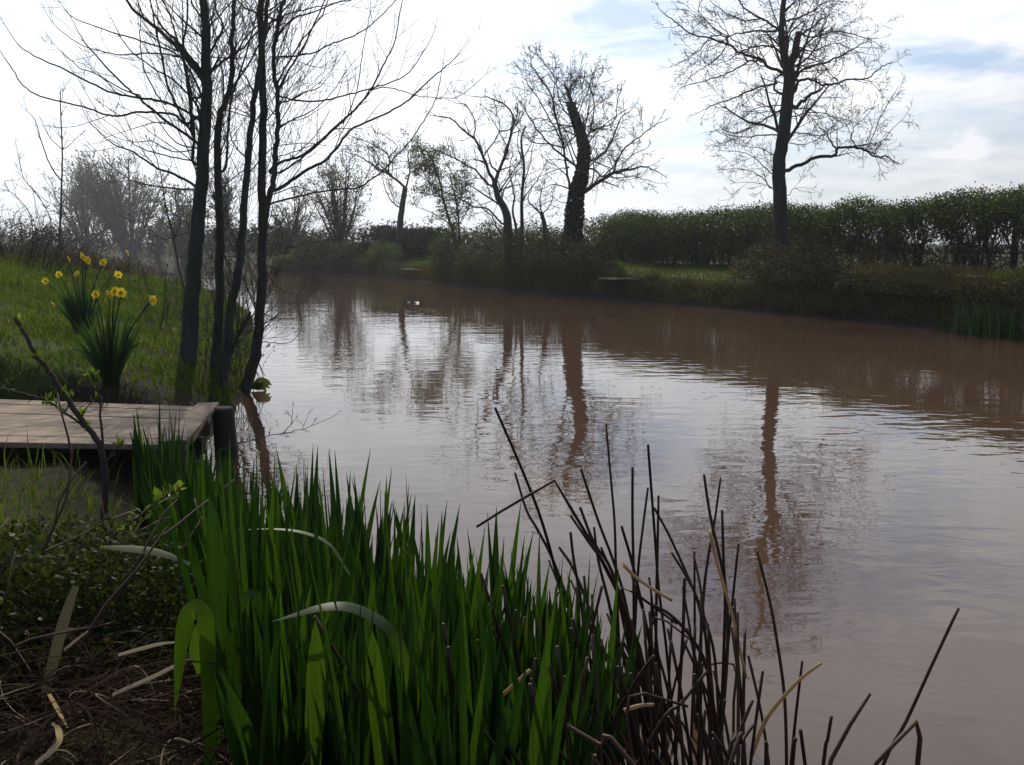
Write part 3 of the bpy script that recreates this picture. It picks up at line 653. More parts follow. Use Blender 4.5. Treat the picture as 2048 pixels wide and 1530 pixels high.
r = np.random.default_rng(5); p_, r_ = ivtr[0]; n = 13000; f = (0.04 + 0.80 * r.uniform(0, 1, n) ** 1.7) * (len(p_) - 1); i = np.minimum(f.astype(int), len(p_) - 2); pp = np.array(p_); rd = np.array(r_)
cen = pp[i] + (pp[i + 1] - pp[i]) * (f - i)[:, None]; th = r.uniform(0, 2 * PI, n); lump = 0.03 + 0.09 * np.sin(cen[:, 2] * 3.1 + th * 2) ** 2 + r.uniform(0, 0.12, n)
out_ = np.stack([np.cos(th), np.sin(th), 0 * th], 1); pos = cen + out_ * (rd[i] + lump * 0.75 * (1.05 - f / len(p_)))[:, None]
ac = Acc(); leaf_quads(ac, pos, out_ + np.array([0, 0, -0.7]) + r.normal(0, 0.4, (n, 3)), 0.085, 0.07, r); ac.build('ivy', M_ivy, ivy, ivyloc)
OPEN = dict(FARCFG, wig=0.14, dens={3: 2.6, 2: 4.2, 1: 6.0, 0: 0}, up=0.07, wind=(-0.03, 0))
YM = 33.0
far_tree('bare_tree', (1015, 520), YM, 'bare tree with splayed curving limbs, left of the ivy trunk',
  [(c2([(1062, 1330), (1060, 1200), (1052, 1085), (1012, 1010), (990, 930)]), 22, 10)],
  [(c2([(995, 960), (970, 880), (935, 800), (892, 710), (830, 660), (760, 600), (690, 595)]), 9, 1.6, 3.6), (c2([(992, 940), (1010, 880), (1050, 780), (1080, 660), (1088, 590), (1040, 530), (960, 500), (880, 490)]), 9, 1.5, 4),
   (c2([(1012, 880), (985, 855), (970, 830)]), 5, 3, 0.5), (c2([(960, 940), (900, 870), (850, 842), (780, 800), (700, 770), (640, 772)]), 5, 1.4, 4), (c2([(1030, 1140), (960, 1070), (880, 1050), (800, 1005), (700, 960)]), 5, 1.4, 4),
   (c2([(1015, 1180), (975, 1100), (930, 1060)]), 4, 2, 2), (c2([(935, 800), (990, 720), (1020, 650), (1000, 560)]), 3.5, 1.4, 4), (c2([(892, 710), (890, 620), (850, 540), (780, 520)]), 3, 1.2, 4),
   (c2([(1080, 660), (1130, 600), (1150, 560)]), 3, 1.2, 4), (c2([(1060, 750), (1000, 640), (950, 560)]), 3, 1.2, 4)],
  23, cfg=OPEN, tl=(0.5, 1.2), extra=[(0, 0.6, 1.0, 5, 2.4)])
far_tree('bare_tree', (1040, 520), YM + 0.8, 'cluster of thin upright bare stems between splayed tree and ivy trunk',
  [(c2([(1125, 1330), (1130, 1200), (1132, 1000), (1142, 850), (1128, 720), (1150, 640)]), 9, 3), (c2([(1105, 1330), (1105, 1180), (1085, 1080), (1095, 1000)]), 7, 3)],
  [(c2([(1130, 1040), (1160, 985), (1220, 900), (1250, 840)]), 4, 1.3), (c2([(1135, 950), (1170, 850), (1190, 740)]), 4, 1.3), (c2([(1095, 1010), (1070, 880), (1085, 780)]), 4, 1.3), (c2([(1140, 830), (1110, 740), (1120, 650)]), 3, 1.2)],
  24, cfg=OPEN, tl=(0.4, 1.0), per_m=3.5)
far_tree('small_bare_tree', (1092, 520), YI + 1.2, 'small twisted bare tree close to the left of the ivy trunk',
  [(c2([(1258, 1330), (1255, 1230), (1245, 1140), (1228, 1080)]), 12, 7)],
  [(c2([(1230, 1085), (1195, 1060), (1165, 1020), (1180, 960)]), 5, 1.5), (c2([(1232, 1080), (1225, 1010), (1240, 940)]), 4, 1.3), (c2([(1240, 1090), (1280, 1040), (1290, 980)]), 3.5, 1.3)], 25, tl=(0.35, 0.8), per_m=4)
YW = 49.0
far_tree('windswept_tree', (800, 515), YW, 'windswept bare tree leaning left above the dark clipped hedge block',
  [(c2([(505, 1320), (510, 1160), (522, 1050), (537, 955)]), 14, 10)],
  [(c2([(537, 960), (470, 900), (400, 862), (330, 812), (250, 780)]), 7, 1.5, 4), (c2([(540, 950), (560, 870), (550, 790), (590, 730)]), 5, 1.4, 3), (c2([(515, 1060), (480, 1040), (440, 980), (420, 900)]), 4, 1.3, 3),
   (c2([(470, 900), (450, 870), (455, 800), (380, 740), (250, 690)]), 5, 1.4, 4.5), (c2([(455, 800), (500, 750), (440, 700)]), 3, 1.2, 4), (c2([(400, 862), (390, 780), (310, 720)]), 3, 1.2, 4), (c2([(540, 900), (620, 850), (690, 800)]), 3, 1.2, 3)],
  26, cfg=dict(OPEN, wind=(-0.08, 0), rmin=0.011), tl=(0.6, 1.6), foliage=(M_spring, 500, 0.12, 0.07))
far_tree('leafing_tree', (915, 545), 41.0, 'slanting young tree just coming into pale green leaf',
  [(c2([(805, 1400), (795, 1235), (760, 1120), (730, 1010), (705, 900), (680, 830)]), 7, 3), (c2([(812, 1400), (815, 1235), (800, 1050), (765, 900)]), 6, 2.5)],
  [(c2([(740, 1040), (690, 960), (640, 900), (600, 800)]), 3, 1.2), (c2([(800, 1060), (830, 960), (760, 860), (730, 800)]), 3, 1.2), (c2([(775, 1150), (700, 1100), (620, 1060)]), 3, 1.2), (c2([(805, 1150), (860, 1060), (850, 980)]), 3, 1.2), (c2([(715, 930), (660, 830), (620, 770)]), 3, 1.2)],
  27, cfg=dict(OPEN, wind=(-0.06, 0), rmin=0.010), tl=(0.5, 1.2), per_m=4, extra=[(0, 0.4, 0.95, 6, 1.8), (1, 0.4, 0.95, 6, 1.8)], foliage=(M_spring, 5200, 0.10, 0.06))
def fan_tree(name, px, Y, label, hpx, wpx, seed, nst=9, foliage=None, mat=None, rmin=None, lev=2, z=None, base_y=None, low=0.0):
    """a many-stemmed tree or bush with stems fanning from its base; height and spread in pixels at its distance"""
    k = Y / FPX; rng = random.Random(seed); x, y, _ = P(px, 500, Y); z0 = hz(x, y) if z is None else z
    o = empty(name, (x, y, z0)); tag(o, label, 'tree'); H, Wd = hpx * k, wpx * k
    cfg = dict(wig=0.14, up=0.05, dens={3: 1.5 / (H / 5), 2: 11 / H, 1: 26 / H, 0: 0}, ang=(0.35, 0.9), ratio=(0.3, 0.55), rmin=rmin or 0.00028 * Y, rmax=0.04)
    TL, TT = Tubes(), Tubes(); ends = []
    for i in range(nst):
        a = rng.uniform(0, 2 * PI); s_ = rng.uniform(0.1, 1.0) ** 0.7; tx, ty = math.cos(a) * s_ * Wd / 2 * 0.8, math.sin(a) * s_ * Wd / 2 * 0.8
        hh = H * (1.0 - 0.35 * s_ * s_) * rng.uniform(0.72, 0.86)
        pts = catmull([(x + tx * 0.06, y + ty * 0.06, z0 - 0.1), (x + tx * 0.30, y + ty * 0.3, z0 + hh * 0.3), (x + tx * 0.65, y + ty * 0.65, z0 + hh * 0.66), (x + tx, y + ty, z0 + hh)], 3)
        r0 = H * rng.uniform(0.009, 0.017); m = len(pts); rad_ = [r0 * (1 - 0.75 * q / (m - 1)) for q in range(m)]; TL.add(pts, rad_, 6)
        for _ in range(16 if low == 0 else 26):
            f = rng.uniform(0.18 + low, 1.0) * (m - 1); j = min(m - 2, int(f)); d = nrm(*(pts[j + 1][c] - pts[j][c] for c in range(3)))
            side(TT, pts[j], d, H * rng.uniform(0.10, 0.26), max(cfg['rmin'], rad_[j] * 0.4), lev, cfg, rng, ends)
        grow(TT, pts[-1], d, H * 0.16, cfg['rmin'], 1, cfg, rng, ends)
    TL.build('trunk', M_far, o, (x, y, z0)); TT.build('crown', mat or M_fartw, o, (x, y, z0))
    if foliage:
        fm, n, L, lw = foliage; r = np.random.default_rng(seed); kk = r.integers(0, len(ends), n)
        pos = np.array([ends[i][0] for i in kk]) + r.normal(0, H * 0.02, (n, 3)); dr = np.array([ends[i][1] for i in kk]) + r.normal(0, 0.8, (n, 3))
        ac = Acc(); leaf_quads(ac, pos, dr, L, lw, r); ac.build('foliage', fm, o, (x, y, z0))
    return o
fan_tree('willow_bush', 682, 56.0, 'pale green many-stemmed bush fanning up left of the dark clipped hedge block', 215, 150, 31, 13, (M_spring, 3000, 0.17, 0.07))
fan_tree('bare_bush', 585, 60.0, 'brownish twiggy bush with yellow-green tips seen just right of the forked trunk', 150, 110, 32, 10, (M_spring, 1100, 0.16, 0.08))
fan_tree('leafing_bush', 368, 86.0, 'rounded greenish bush showing left of the thickest trunk', 175, 95, 33, 12, (M_spring, 4500, 0.26, 0.15))
fan_tree('round_bare_tree', 262, 118.0, 'wide rounded bare tree in the haze, taller of the two far left trees', 250, 230, 34, 20, (M_spring, 3200, 0.28, 0.16), rmin=0.028, low=0.25)
fan_tree('round_bare_tree', 178, 124.0, 'smaller rounded bare tree in the haze behind the sapling', 215, 170, 35, 15, (M_spring, 2200, 0.28, 0.16), rmin=0.028, low=0.25)
fan_tree('bare_bush', 312, 100.0, 'low twiggy bush with several leaning stems in front of the far left water', 120, 90, 36, 9)
fan_tree('bare_bush', 455, 92.0, 'twiggy bush glimpsed between the near trunks', 165, 90, 37, 10, (M_spring, 1200, 0.24, 0.14))
# the sapling on the crest of the near bank, and bare shoots near it
def sapling(name, limbs, Y, base, label, seed):
    rng = random.Random(seed); x, y, _ = P(base[0], base[1], Y); z0 = hz(x, y); o = empty(name, (x, y, z0)); tag(o, label, 'sapling'); TL, TT = Tubes(), Tubes()
    cfg = dict(NEARCFG, rmin=0.0045, dens={1: 3, 0: 0, 2: 2})
    first = True
    for pts, a, b in limbs:
        q = list(pts)
        if first: q = [(base[0], 487 + (CAMH - z0) * FPX / Y)] + q; first = False
        limb(TL, TT, q, Y, a, b, cfg, rng, tl=(0.2, 0.6), per_m=2.2, lev=1, t0=0.4, sides=6, jit=0.004)
    TL.build('trunk', M_far, o, (x, y, z0)); TT.build('crown', M_fartw, o, (x, y, z0)); return o
sapling('sapling', [(c1b([(385, 1440), (393, 1150), (397, 950), (385, 640), (385, 600)]), 5, 1.8), (c1b([(390, 1150), (330, 1070), (280, 950), (235, 800), (215, 750), (165, 700)]), 3, 1.2), (c1b([(398, 955), (450, 920), (500, 870)]), 2, 1.0), (c1b([(395, 950), (320, 880), (270, 790)]), 1.8, 1.0), (c1b([(390, 650), (410, 560), (420, 530)]), 1.4, 0.9)], 21.0, (122, 480), 'slender straight bare sapling rising above the brown scrub on the far left', 41)
sapling('bare_shoot', [(c1b([(320, 1400), (240, 1250), (160, 1150), (125, 1040), (110, 950)]), 2.2, 1.0), (c1b([(190, 1180), (230, 1230), (260, 1270)]), 1.5, 1)], 20.0, (103, 470), 'thin leaning bare shoot left of the straight sapling', 42)
sapling('bare_shoot', [(c1b([(200, 1400), (130, 1280), (60, 1220), (-20, 1200)]), 2.0, 1.0), (c1b([(60, 1220), (30, 1160), (70, 1150)]), 1.4, 0.9)], 19.5, (66, 470), 'thin arching bare shoot at the far left edge, over the scrub', 43)
sapling('bare_shoot', [([(376, 600), (360, 550), (347, 480), (330, 400), (318, 330), (300, 290)], 5, 1.5), ([(347, 480), (362, 440), (372, 380)], 2, 1)], 14.0, (378, 610), 'thin dark leaning stem immediately left of the thickest trunk', 44)
sapling('bare_shoot', [([(385, 475), (330, 480), (290, 450), (270, 440)], 2.5, 1.2)], 15.0, (392, 520), 'pale twig slanting left behind the thickest trunk', 45)
for px, Y, lab, sd in ((432, 9.9, 'twiggy undergrowth between the feet of the near bare trunks', 131), (470, 10.3, 'twiggy undergrowth at the water between the leaning stem and the forked trunk', 132), (345, 11.5, 'twiggy undergrowth just left of the thickest trunk', 133)):
    rng = random.Random(sd); x, y, _ = P(px, 600, Y); z0 = hz(x, y); o = empty('undergrowth', (x, y, z0)); tag(o, lab, 'undergrowth'); TT = Tubes(); ends = []
    for _ in range(26): grow(TT, (x + rng.gauss(0, .16), y + rng.gauss(0, .2), hz(x, y) - 0.02), nrm(rng.gauss(0, .35), rng.gauss(0, .3), 1), rng.uniform(0.4, 1.3), 0.005, 1, dict(NEARCFG, up=0.02), rng, ends)
    TT.build('stem', M_neartw, o, (x, y, z0)); r = np.random.default_rng(sd); k_ = r.integers(0, len(ends), 260); pos = np.array([ends[i][0] for i in k_]) + r.normal(0, .03, (260, 3))
    ac = Acc(); leaf_quads(ac, pos, r.normal(0, 1, pos.shape), 0.035, 0.02, r); ac.build('foliage', M_bramble, o, (x, y, z0))
#@@PART3
# ------------------------------------------------------------------ hedges and scrub
def lumpy(p, s=1.0):
    x, y, z = p[:, 0] * s, p[:, 1] * s, p[:, 2] * s
    return 0.5 + 0.25 * (np.sin(2.1 * x + 1.3 * np.sin(1.7 * z + y)) * np.sin(2.4 * y + 0.7 * z) + np.sin(3.9 * x - 2.2 * y + 1.0) * np.sin(3.1 * z + 1.1 * x))
HEDGE = [(12.9, 15.5), (12.0, 17.4), (10.8, 20.8), (9.1, 24.0), (7.0, 27.6), (5.1, 30.3), (3.3, 34.0)]
def hedge(name, line, label, top, width, nleaf, nstem, mat, seed, leafL=0.085, bottom=lambda t: 0.0, base=None, jag=0.14):
    r = np.random.default_rng(seed); rng = random.Random(seed); ln = resample(line, 400)
    mid = ln[200]; z0 = hz(*mid); loc = (float(mid[0]), float(mid[1]), z0); o = empty(name, loc); tag(o, label, 'hedge')
    t = r.uniform(0, 1, nleaf * 2); c = ln[(t * 399).astype(int)]
    T = top(t) + jag * np.sin(t * 171 + np.sin(t * 67) * 2) * np.sin(t * 399 + 1) + r.normal(0, 0.045, len(t)) + np.where(r.random(len(t)) < 0.06, r.uniform(0, 0.10, len(t)), 0); B = bottom(t)
    u = r.uniform(0, 1, len(t)) ** 0.8
    off = r.uniform(-1, 1, (len(t), 2)) * width / 2 * np.sqrt(np.clip(1.15 - u ** 4, 0.1, 1))[:, None]
    pos = np.stack([c[:, 0] + off[:, 0], c[:, 1] + off[:, 1], 0 * t], 1); g = height(c[:, 0], c[:, 1]); pos[:, 2] = g + B + (T - B) * u
    keep = lumpy(pos, 1.7) + 0.35 * (u - 0.35) + r.normal(0, 0.10, len(t)) > 0.40; keep |= r.uniform(0, 1, len(t)) < np.where(B < 0.2, 0.95, np.clip((u - 0.40) * 2.0, 0.0, 0.85))
    pos = pos[keep][:nleaf]; ac = Acc(); leaf_quads(ac, pos, r.normal(0, 1, pos.shape) + np.array([0, 0, 0.5]), leafL, leafL * 0.6, r); ac.build('foliage', mat, o, loc)
    T_, TB = Tubes(), Tubes(); cfg = dict(wig=0.16, up=0.10, dens={2: 4.0, 1: 5.5, 0: 0}, ang=(0.35, 0.9), ratio=(0.35, 0.6), rmin=0.006, rmax=0.02)
    for _ in range(nstem):
        tt = rng.random(); q = ln[int(tt * 399)]; x, y = q[0] + rng.gauss(0, width * 0.16), q[1] + rng.gauss(0, width * 0.16); zg = hz(x, y) - 0.05; Ht = float(top(np.array([tt]))[0])
        hh = Ht * rng.uniform(0.55, 0.85); rr = rng.uniform(0.012, 0.045)
        pts = catmull([(x, y, zg), (x + rng.gauss(0, 0.08), y + rng.gauss(0, .08), zg + hh * 0.4), (x + rng.gauss(0, 0.2), y + rng.gauss(0, .2), zg + hh)], 4); m = len(pts)
        TB.add(pts, [rr * (1 - 0.6 * i / (m - 1)) for i in range(m)], 6)
        for _ in range(9):
            j = min(m - 2, int(rng.uniform(0.12, 1) * (m - 1))); d = nrm(*(pts[j + 1][c_] - pts[j][c_] for c_ in range(3))); side(T_, pts[j], d, Ht * rng.uniform(0.18, 0.42), 0.008, 2, cfg, rng)
        grow(T_, pts[-1], d, Ht * 0.30, 0.008, 2, cfg, rng)
    TB.build('stem', M_far, o, loc); T_.build('twig', M_fartw, o, loc); return o
hedge('hawthorn_hedge', HEDGE, 'long clipped hedge on the far bank behind the tall bare tree, leafy above bare stems', lambda t: 1.66 - 0.08 * t + 0.09 * np.sin(t * 31 + np.sin(t * 13) * 2) + 0.05 * np.sin(t * 83), 1.25, 150000, 210, M_hedge, 51, leafL=0.062, jag=0.15,
      bottom=lambda t: np.where(t < 0.55, 1.0 * (1 - t / 0.55) ** 0.7 + 0.08 + 0.22 * np.sin(t * 90) * np.sin(t * 37), 0.02))
hedge('clipped_hedge', [(-7.5, 51.5), (-3.7, 48.6)], 'dark squared-off hedge block under the windswept tree', lambda t: 1.55 - 0.15 * t, 2.2, 15000, 26, M_dhedge, 52, leafL=0.13)
hedge('low_hedge', [(3.2, 35.5), (0.5, 38), (-3.5, 42)], 'thin low hedge with gaps behind the ivy trunk', lambda t: 1.35 + 0.25 * np.sin(t * 23), 0.9, 6500, 46, M_hedge, 53, leafL=0.10)

def scrub_bush(name, x, y, label, L, Wd, H, seed, mat, nleaf, leafL, stems=26, arch=0.9, smat=None, group=None, cat='bush', rot=0.0, z=None):
    r = np.random.default_rng(seed); rng = random.Random(seed); z0 = (hz(x, y) if z is None else z) - 0.03
    o = empty(name, (x, y, z0)); tag(o, label, cat, group)
    c, s = math.cos(rot), math.sin(rot)
    p = r.normal(0, 1, (nleaf * 2, 3)); p /= np.linalg.norm(p, axis=1, keepdims=True); p *= (r.uniform(0.25, 1, (nleaf * 2, 1))) ** 0.45
    p[:, 2] = np.abs(p[:, 2]); k = lumpy(p * np.array([L, Wd, H]) + seed, 2.2) + r.normal(0, .09, len(p)) > 0.42; p = p[k][:nleaf]
    bx, by = p[:, 0] * L / 2, p[:, 1] * Wd / 2; lump = 0.75 + 0.5 * lumpy(p * np.array([L, Wd, H]) * 0.6 + seed * 1.3, 1.4)
    pos = np.stack([x + bx * c - by * s, y + bx * s + by * c, z0 + p[:, 2] * H * lump], 1)
    g = height(pos[:, 0], pos[:, 1]); pos[:, 2] = np.maximum(pos[:, 2], np.maximum(g, 0.0) + 0.03) 
    ac = Acc(); leaf_quads(ac, pos, r.normal(0, 1, pos.shape) + np.array([0, 0, -0.2]), leafL, leafL * 0.62, r); ac.build('foliage', mat, o, (x, y, z0))
    T_ = Tubes(); cfg = dict(wig=0.15, up=-0.06 * arch, dens={2: 2, 1: 4.0, 0: 0}, ang=(0.4, 1.0), ratio=(0.3, 0.6), rmin=0.0045, rmax=0.02)
    for _ in range(stems):
        a = rng.uniform(0, 2 * PI); q = rng.random() ** 0.5; lx, ly = math.cos(a) * q * L * 0.42, math.sin(a) * q * Wd * 0.42
        X_, Y_ = x + lx * c - ly * s, y + lx * s + ly * c; d = nrm(math.cos(a) * 0.7, math.sin(a) * 0.7, 1.0)
        grow(T_, (X_, Y_, max(hz(X_, Y_), 0.0)), d, H * rng.uniform(0.8, 1.5), 0.009, 1, cfg, rng)
    T_.build('stem', smat or M_brown, o, (x, y, z0)); return o
def far_pt(px, off):                     # a point of the far shore at a picture column, set back off metres
    ln = resample(offset_line(FAR, off), 3000); c = np.abs((CX + ln[:, 0] / ln[:, 1] * FPX) - px) + (ln[:, 1] < 8) * 1e6; return tuple(ln[np.argmin(c)])
BANK = [ # column, set back, length, width, height, leaf material, leaves, leaf size, label
 (965, 0.75, 3.0, 2.0, 1.25, M_bramble, 3000, .085, 'tangled bramble bush spilling to the water below the splayed bare tree'),
 (1040, 0.8, 2.8, 2.0, 1.45, M_bramble, 3400, .08, 'dense purple-brown bramble bush below the cluster of thin stems'),
 (1110, 0.8, 2.6, 1.9, 1.40, M_bramble, 3400, .08, 'dark bramble bush at the water just left of the ivy trunk'),
 (1180, 0.9, 2.3, 1.8, 1.15, M_bramble, 3000, .075, 'bramble bush at the water right of the ivy trunk, before the fishing peg'),
 (900, 0.7, 2.2, 1.6, 0.85, M_bramble, 1800, .09, 'low bramble bush on the bank beneath the slanting leafing tree'),
 (1300, 0.45, 1.3, 0.7, 0.34, M_hedge, 1300, .09, 'low leafy green plant clump hanging over the water right of the fishing peg'),
 (1370, 0.5, 1.2, 0.6, 0.26, M_bramble, 900, .07, 'scrubby brown and green clump at the water, beside the mown grassy gap'),
 (1445, 0.45, 1.1, 0.6, 0.28, M_bramble, 900, .07, 'scrubby clump on the undercut bank left of the dark bush'),
 (1530, 0.9, 2.2, 1.7, 1.0, M_bramble, 3200, .065, 'dark mixed bush directly at the foot of the tall bare tree'),
 (1620, 0.8, 2.3, 1.6, 1.02, M_bramble, 3200, .065, 'tall dark bush right of the tall bare tree foot'),
 (1720, 0.5, 2.1, 1.0, 0.32, M_bramble, 1800, .06, 'low dark bramble patch on the right bank under the hedge'),
 (1830, 0.45, 2.1, 0.8, 0.26, M_bramble, 2000, .06, 'low dark bramble patch on the right bank, left of the green reeds'),
 (1950, 0.45, 2.0, 0.8, 0.26, M_bramble, 1800, .055, 'low dark bramble patch behind the green reeds'),
 (2060, 0.45, 2.0, 0.9, 0.42, M_bramble, 1600, .055, 'dark bramble patch at the right edge of the view'),
 (1560, 3.0, 1.8, 1.4, 1.0, M_bramble, 1900, .065, 'brownish bush hugging the trunk of the tall bare tree'),
 (1780, 3.4, 2.6, 1.1, 0.75, M_bramble, 1800, .065, 'scrub along the bottom of the long hedge, middle right'),
 (1930, 3.4, 2.6, 1.1, 0.8, M_bramble, 1800, .06, 'scrub along the bottom of the long hedge, far right end'),
 (770, 0.9, 3.4, 2.0, 1.0, M_hedge, 2200, .13, 'green leafy bush on the far bank below the clipped hedge block'),
 (700, 1.0, 3.2, 2.2, 1.1, M_bramble, 2200, .13, 'brown scrub bush at the water under the pale green fanning bush'),
 (630, 1.2, 4.2, 2.4, 1.5, M_bramble, 2600, .14, 'wide brown scrub bush on the far shore, right of the forked trunk'),
 (560, 1.5, 4.5, 2.6, 1.9, M_bramble, 2600, .15, 'dark scrub bush on the far shore seen beside the forked trunk')]
for i, (px, off, L, Wd, H, mat, n, ll, lab) in enumerate(BANK):
    x, y = far_pt(px, off); scrub_bush('bramble_bush', x, y, lab, L, Wd, H, 60 + i, mat, n, ll, rot=math.atan2(7, -4))
# brown scrub along the crest of the near bank, far left
for i, (px, Y, L, H, lab) in enumerate([(10, 17.5, 3.2, 0.85, 'tallest brown scrub mound at the far left edge of the bank'), (95, 19.5, 3.2, 0.34, 'brown scrub patch under the thin bare shoots'), (165, 21.0, 3.0, 0.30, 'brown scrub patch at the foot of the straight sapling'), (235, 23.0, 2.6, 0.3, 'low reddish scrub patch behind the daffodils')]):
    x, y, _ = P(px, 480, Y); scrub_bush('scrub_patch', x, y, lab, L, 2.0, H, 90 + i, M_bramble, 3000, .034, stems=150, smat=M_brown, cat='scrub')
# the far wood and the far hedges that read as one mass
r = np.random.default_rng(7); ac = Acc()
def mass(x0, y0, x1, y1, n, H, D=3.0, L=0.45):
    t = r.uniform(0, 1, n); hh = H * (0.65 + 0.5 * np.abs(np.sin(t * 19 + 1)) * np.abs(np.sin(t * 53)) + 0.12 * r.normal(size=n)); pos = np.stack([x0 + (x1 - x0) * t + r.normal(0, D * 0.3, n), y0 + (y1 - y0) * t + r.normal(0, D * 0.3, n), 0.5 + hh * r.uniform(0, 1, n) ** 0.8], 1)
    leaf_quads(ac, pos, r.normal(0, 1, pos.shape), L, L * 0.7, r)
mass(-120, 150, -38, 124, 9000, 3.0); mass(-38, 112, -16, 66, 3500, 2.2); mass(-14, 96, 60, 150, 5000, 2.4); mass(20, 60, 120, 60, 5000, 0.9); mass(-220, 190, 60, 260, 9000, 6.0, 5, 0.8); mass(-17, 64, -9, 55, 2600, 1.6, 2.0, 0.25)
tag(ac.build('treeline', M_dhedge), 'far line of dark bushes and hedges beyond the pond', 'treeline', kind='stuff')

# ------------------------------------------------------------------ grass
r = np.random.default_rng(3)
def scatter(n, x0, x1, y0, y1, cond):
    x = r.uniform(x0, x1, n); y = r.uniform(y0, y1, n); z = height(x, y); kf = cond(x, y, z); return np.stack([x, y, z], 1)[kf]
ac = Acc()
pt = scatter(150000, -11, -2.2, 7.5, 24, lambda x, y, z: (z > 0.03) & (seg_dist(x, y, NEAR) > 0.02) & (np.abs(x / y) < 0.66) & (lumpy(np.stack([x, y, 0 * x], 1), 1.6) + r.normal(0, .18, len(x)) > 0.30))
d_ = np.hypot(pt[:, 0], pt[:, 1]); Hh = (0.042 + 0.045 * lumpy(pt, 2.3)) * (1 + 0.8 * (lumpy(pt, 0.9) > 0.6)); blades(ac, pt, Hh, 0.007 + 0.0005 * d_, r, 0.55)
pt = scatter(4200, -3.5, -0.9, 2.6, 5.3, lambda x, y, z: (z > 0.05) & (r.random(len(x)) < 0.6)); blades(ac, pt, 0.13, 0.006, r, 0.6)
pt = scatter(160, -4.2, -2.1, 4.9, 5.72, lambda x, y, z: z > 0.05); blades(ac, pt, 0.20, 0.007, r, 0.4)
tag(ac.build('grass', M_grass), 'short green grass on the near bank', 'grass', kind='stuff')
ac = Acc(); ln = resample(offset_line(FAR[:15], 0.0), 4000); n = 110000; k_ = r.integers(0, 3999, n); off = r.uniform(0.05, 3.4, n)
l2 = resample(offset_line(FAR[:15], 1.0), 4000); pos = ln[k_] + (l2[k_] - ln[k_]) * off[:, None]; pos = np.stack([pos[:, 0], pos[:, 1], height(pos[:, 0], pos[:, 1])], 1); pxc = CX + pos[:, 0] / pos[:, 1] * FPX
green = (pxc > 1180) & (pxc < 1520) | (pxc < 900) | (lumpy(pos, 0.8) > 0.66); ok = (off < 1.6) | (r.random(n) < 0.35) | green
pg = pos[green & ok]; blades(ac, pg, 0.13, 0.016, r, 0.6); tag(ac.build('bank_grass', M_grass), 'green grass on the far bank', 'grass', kind='stuff')
ac = Acc(); pb = pos[~green & ok]; blades(ac, pb, 0.24, 0.014, r, 0.8, (-0.35, -0.25)); pe = pos[off < 0.75]; blades(ac, pe, 0.26, 0.014, r, 0.6, (-0.75, -0.5))
tag(ac.build('dead_grass', M_darkg), 'matted dead grass hanging over the far bank', 'grass', kind='stuff')
# green reeds on the far right shore
reed = Acc(); bx, by = far_pt(2020, 0.05)
n = 420; t = r.uniform(-1.0, 1.3, n); dx, dy = nrm(1.2, -3.4, 0)[:2]; pos = np.stack([bx + dx * t + r.normal(0, .16, n), by + dy * t + r.normal(0, .16, n), np.full(n, -0.05)], 1); blades(reed, pos, 0.62, 0.022, r, 0.16)
tag(reed.build('green_reeds', M_daffl, loc=(bx, by, 0)), 'upright green reeds in the shallows at the right edge below the hedge', 'reeds', kind='stuff')

# ------------------------------------------------------------------ fishing platforms
pA, pB, pC_, pD = P(-420, 786, 7.95), P(432, 815, 7.1), P(372, 892, 5.78), P(-420, 876, 6.1)
zt = 0.36
def at_z(px, py, z): d = ray(px, py); k = (z - CAMH) / d[2]; return (d[0] * k, d[1] * k)
q0, q1, q2, q3 = at_z(-420, 783, zt), at_z(432, 815, zt), at_z(372, 890, zt), at_z(-420, 878, zt)
plat = empty('fishing_platform', (q1[0], q1[1], 0.0)); tag(plat, 'weathered wooden fishing platform beside the near bank, below the daffodils', 'platform'); ploc = (q1[0], q1[1], 0.0)
NB = 8
for i in range(NB):
    a, b = i / NB, (i + 1) / NB - 0.0025
    def lerp(p, q, t): return (p[0] + (q[0] - p[0]) * t, p[1] + (q[1] - p[1]) * t)
    l0, l1, m0, m1 = lerp(q0, q3, a), lerp(q0, q3, b), lerp(q1, q2, a), lerp(q1, q2, b); e = random.Random(i).uniform(-0.012, 0.012)
    h0, h1 = zt - 0.035, zt + e * 0.25
    v = [(l0[0], l0[1], h0), (m0[0] + e, m0[1], h0), (m1[0] + e, m1[1], h0), (l1[0], l1[1], h0), (l0[0], l0[1], h1), (m0[0] + e, m0[1], h1), (m1[0] + e, m1[1], h1), (l1[0], l1[1], h1)]
    make('plank', v, [(3, 2, 1, 0), (4, 5, 6, 7), (0, 1, 5, 4), (1, 2, 6, 5), (2, 3, 7, 6), (3, 0, 4, 7)], None, M_wood, plat, ploc, smooth=False)
def beam(name, p, q, w_, z0, z1, mat=M_woodd):
    dx, dy = nrm(q[0] - p[0], q[1] - p[1], 0)[:2]; nx, ny = -dy * w_ / 2, dx * w_ / 2
    v = [(p[0] + nx, p[1] + ny, z0), (q[0] + nx, q[1] + ny, z0), (q[0] - nx, q[1] - ny, z0), (p[0] - nx, p[1] - ny, z0), (p[0] + nx, p[1] + ny, z1), (q[0] + nx, q[1] + ny, z1), (q[0] - nx, q[1] - ny, z1), (p[0] - nx, p[1] - ny, z1)]
    return make(name, v, [(3, 2, 1, 0), (4, 5, 6, 7), (0, 1, 5, 4), (1, 2, 6, 5), (2, 3, 7, 6), (3, 0, 4, 7)], None, mat, plat, ploc, smooth=False)
beam('bearer', (q3[0], q3[1] + 0.45), (q2[0] - 0.04, q2[1] + 0.45), 0.07, zt - 0.16, zt - 0.043); beam('bearer', (q0[0], q0[1] - 0.10), (q1[0] - 0.04, q1[1] - 0.10), 0.07, zt - 0.20, zt - 0.043)
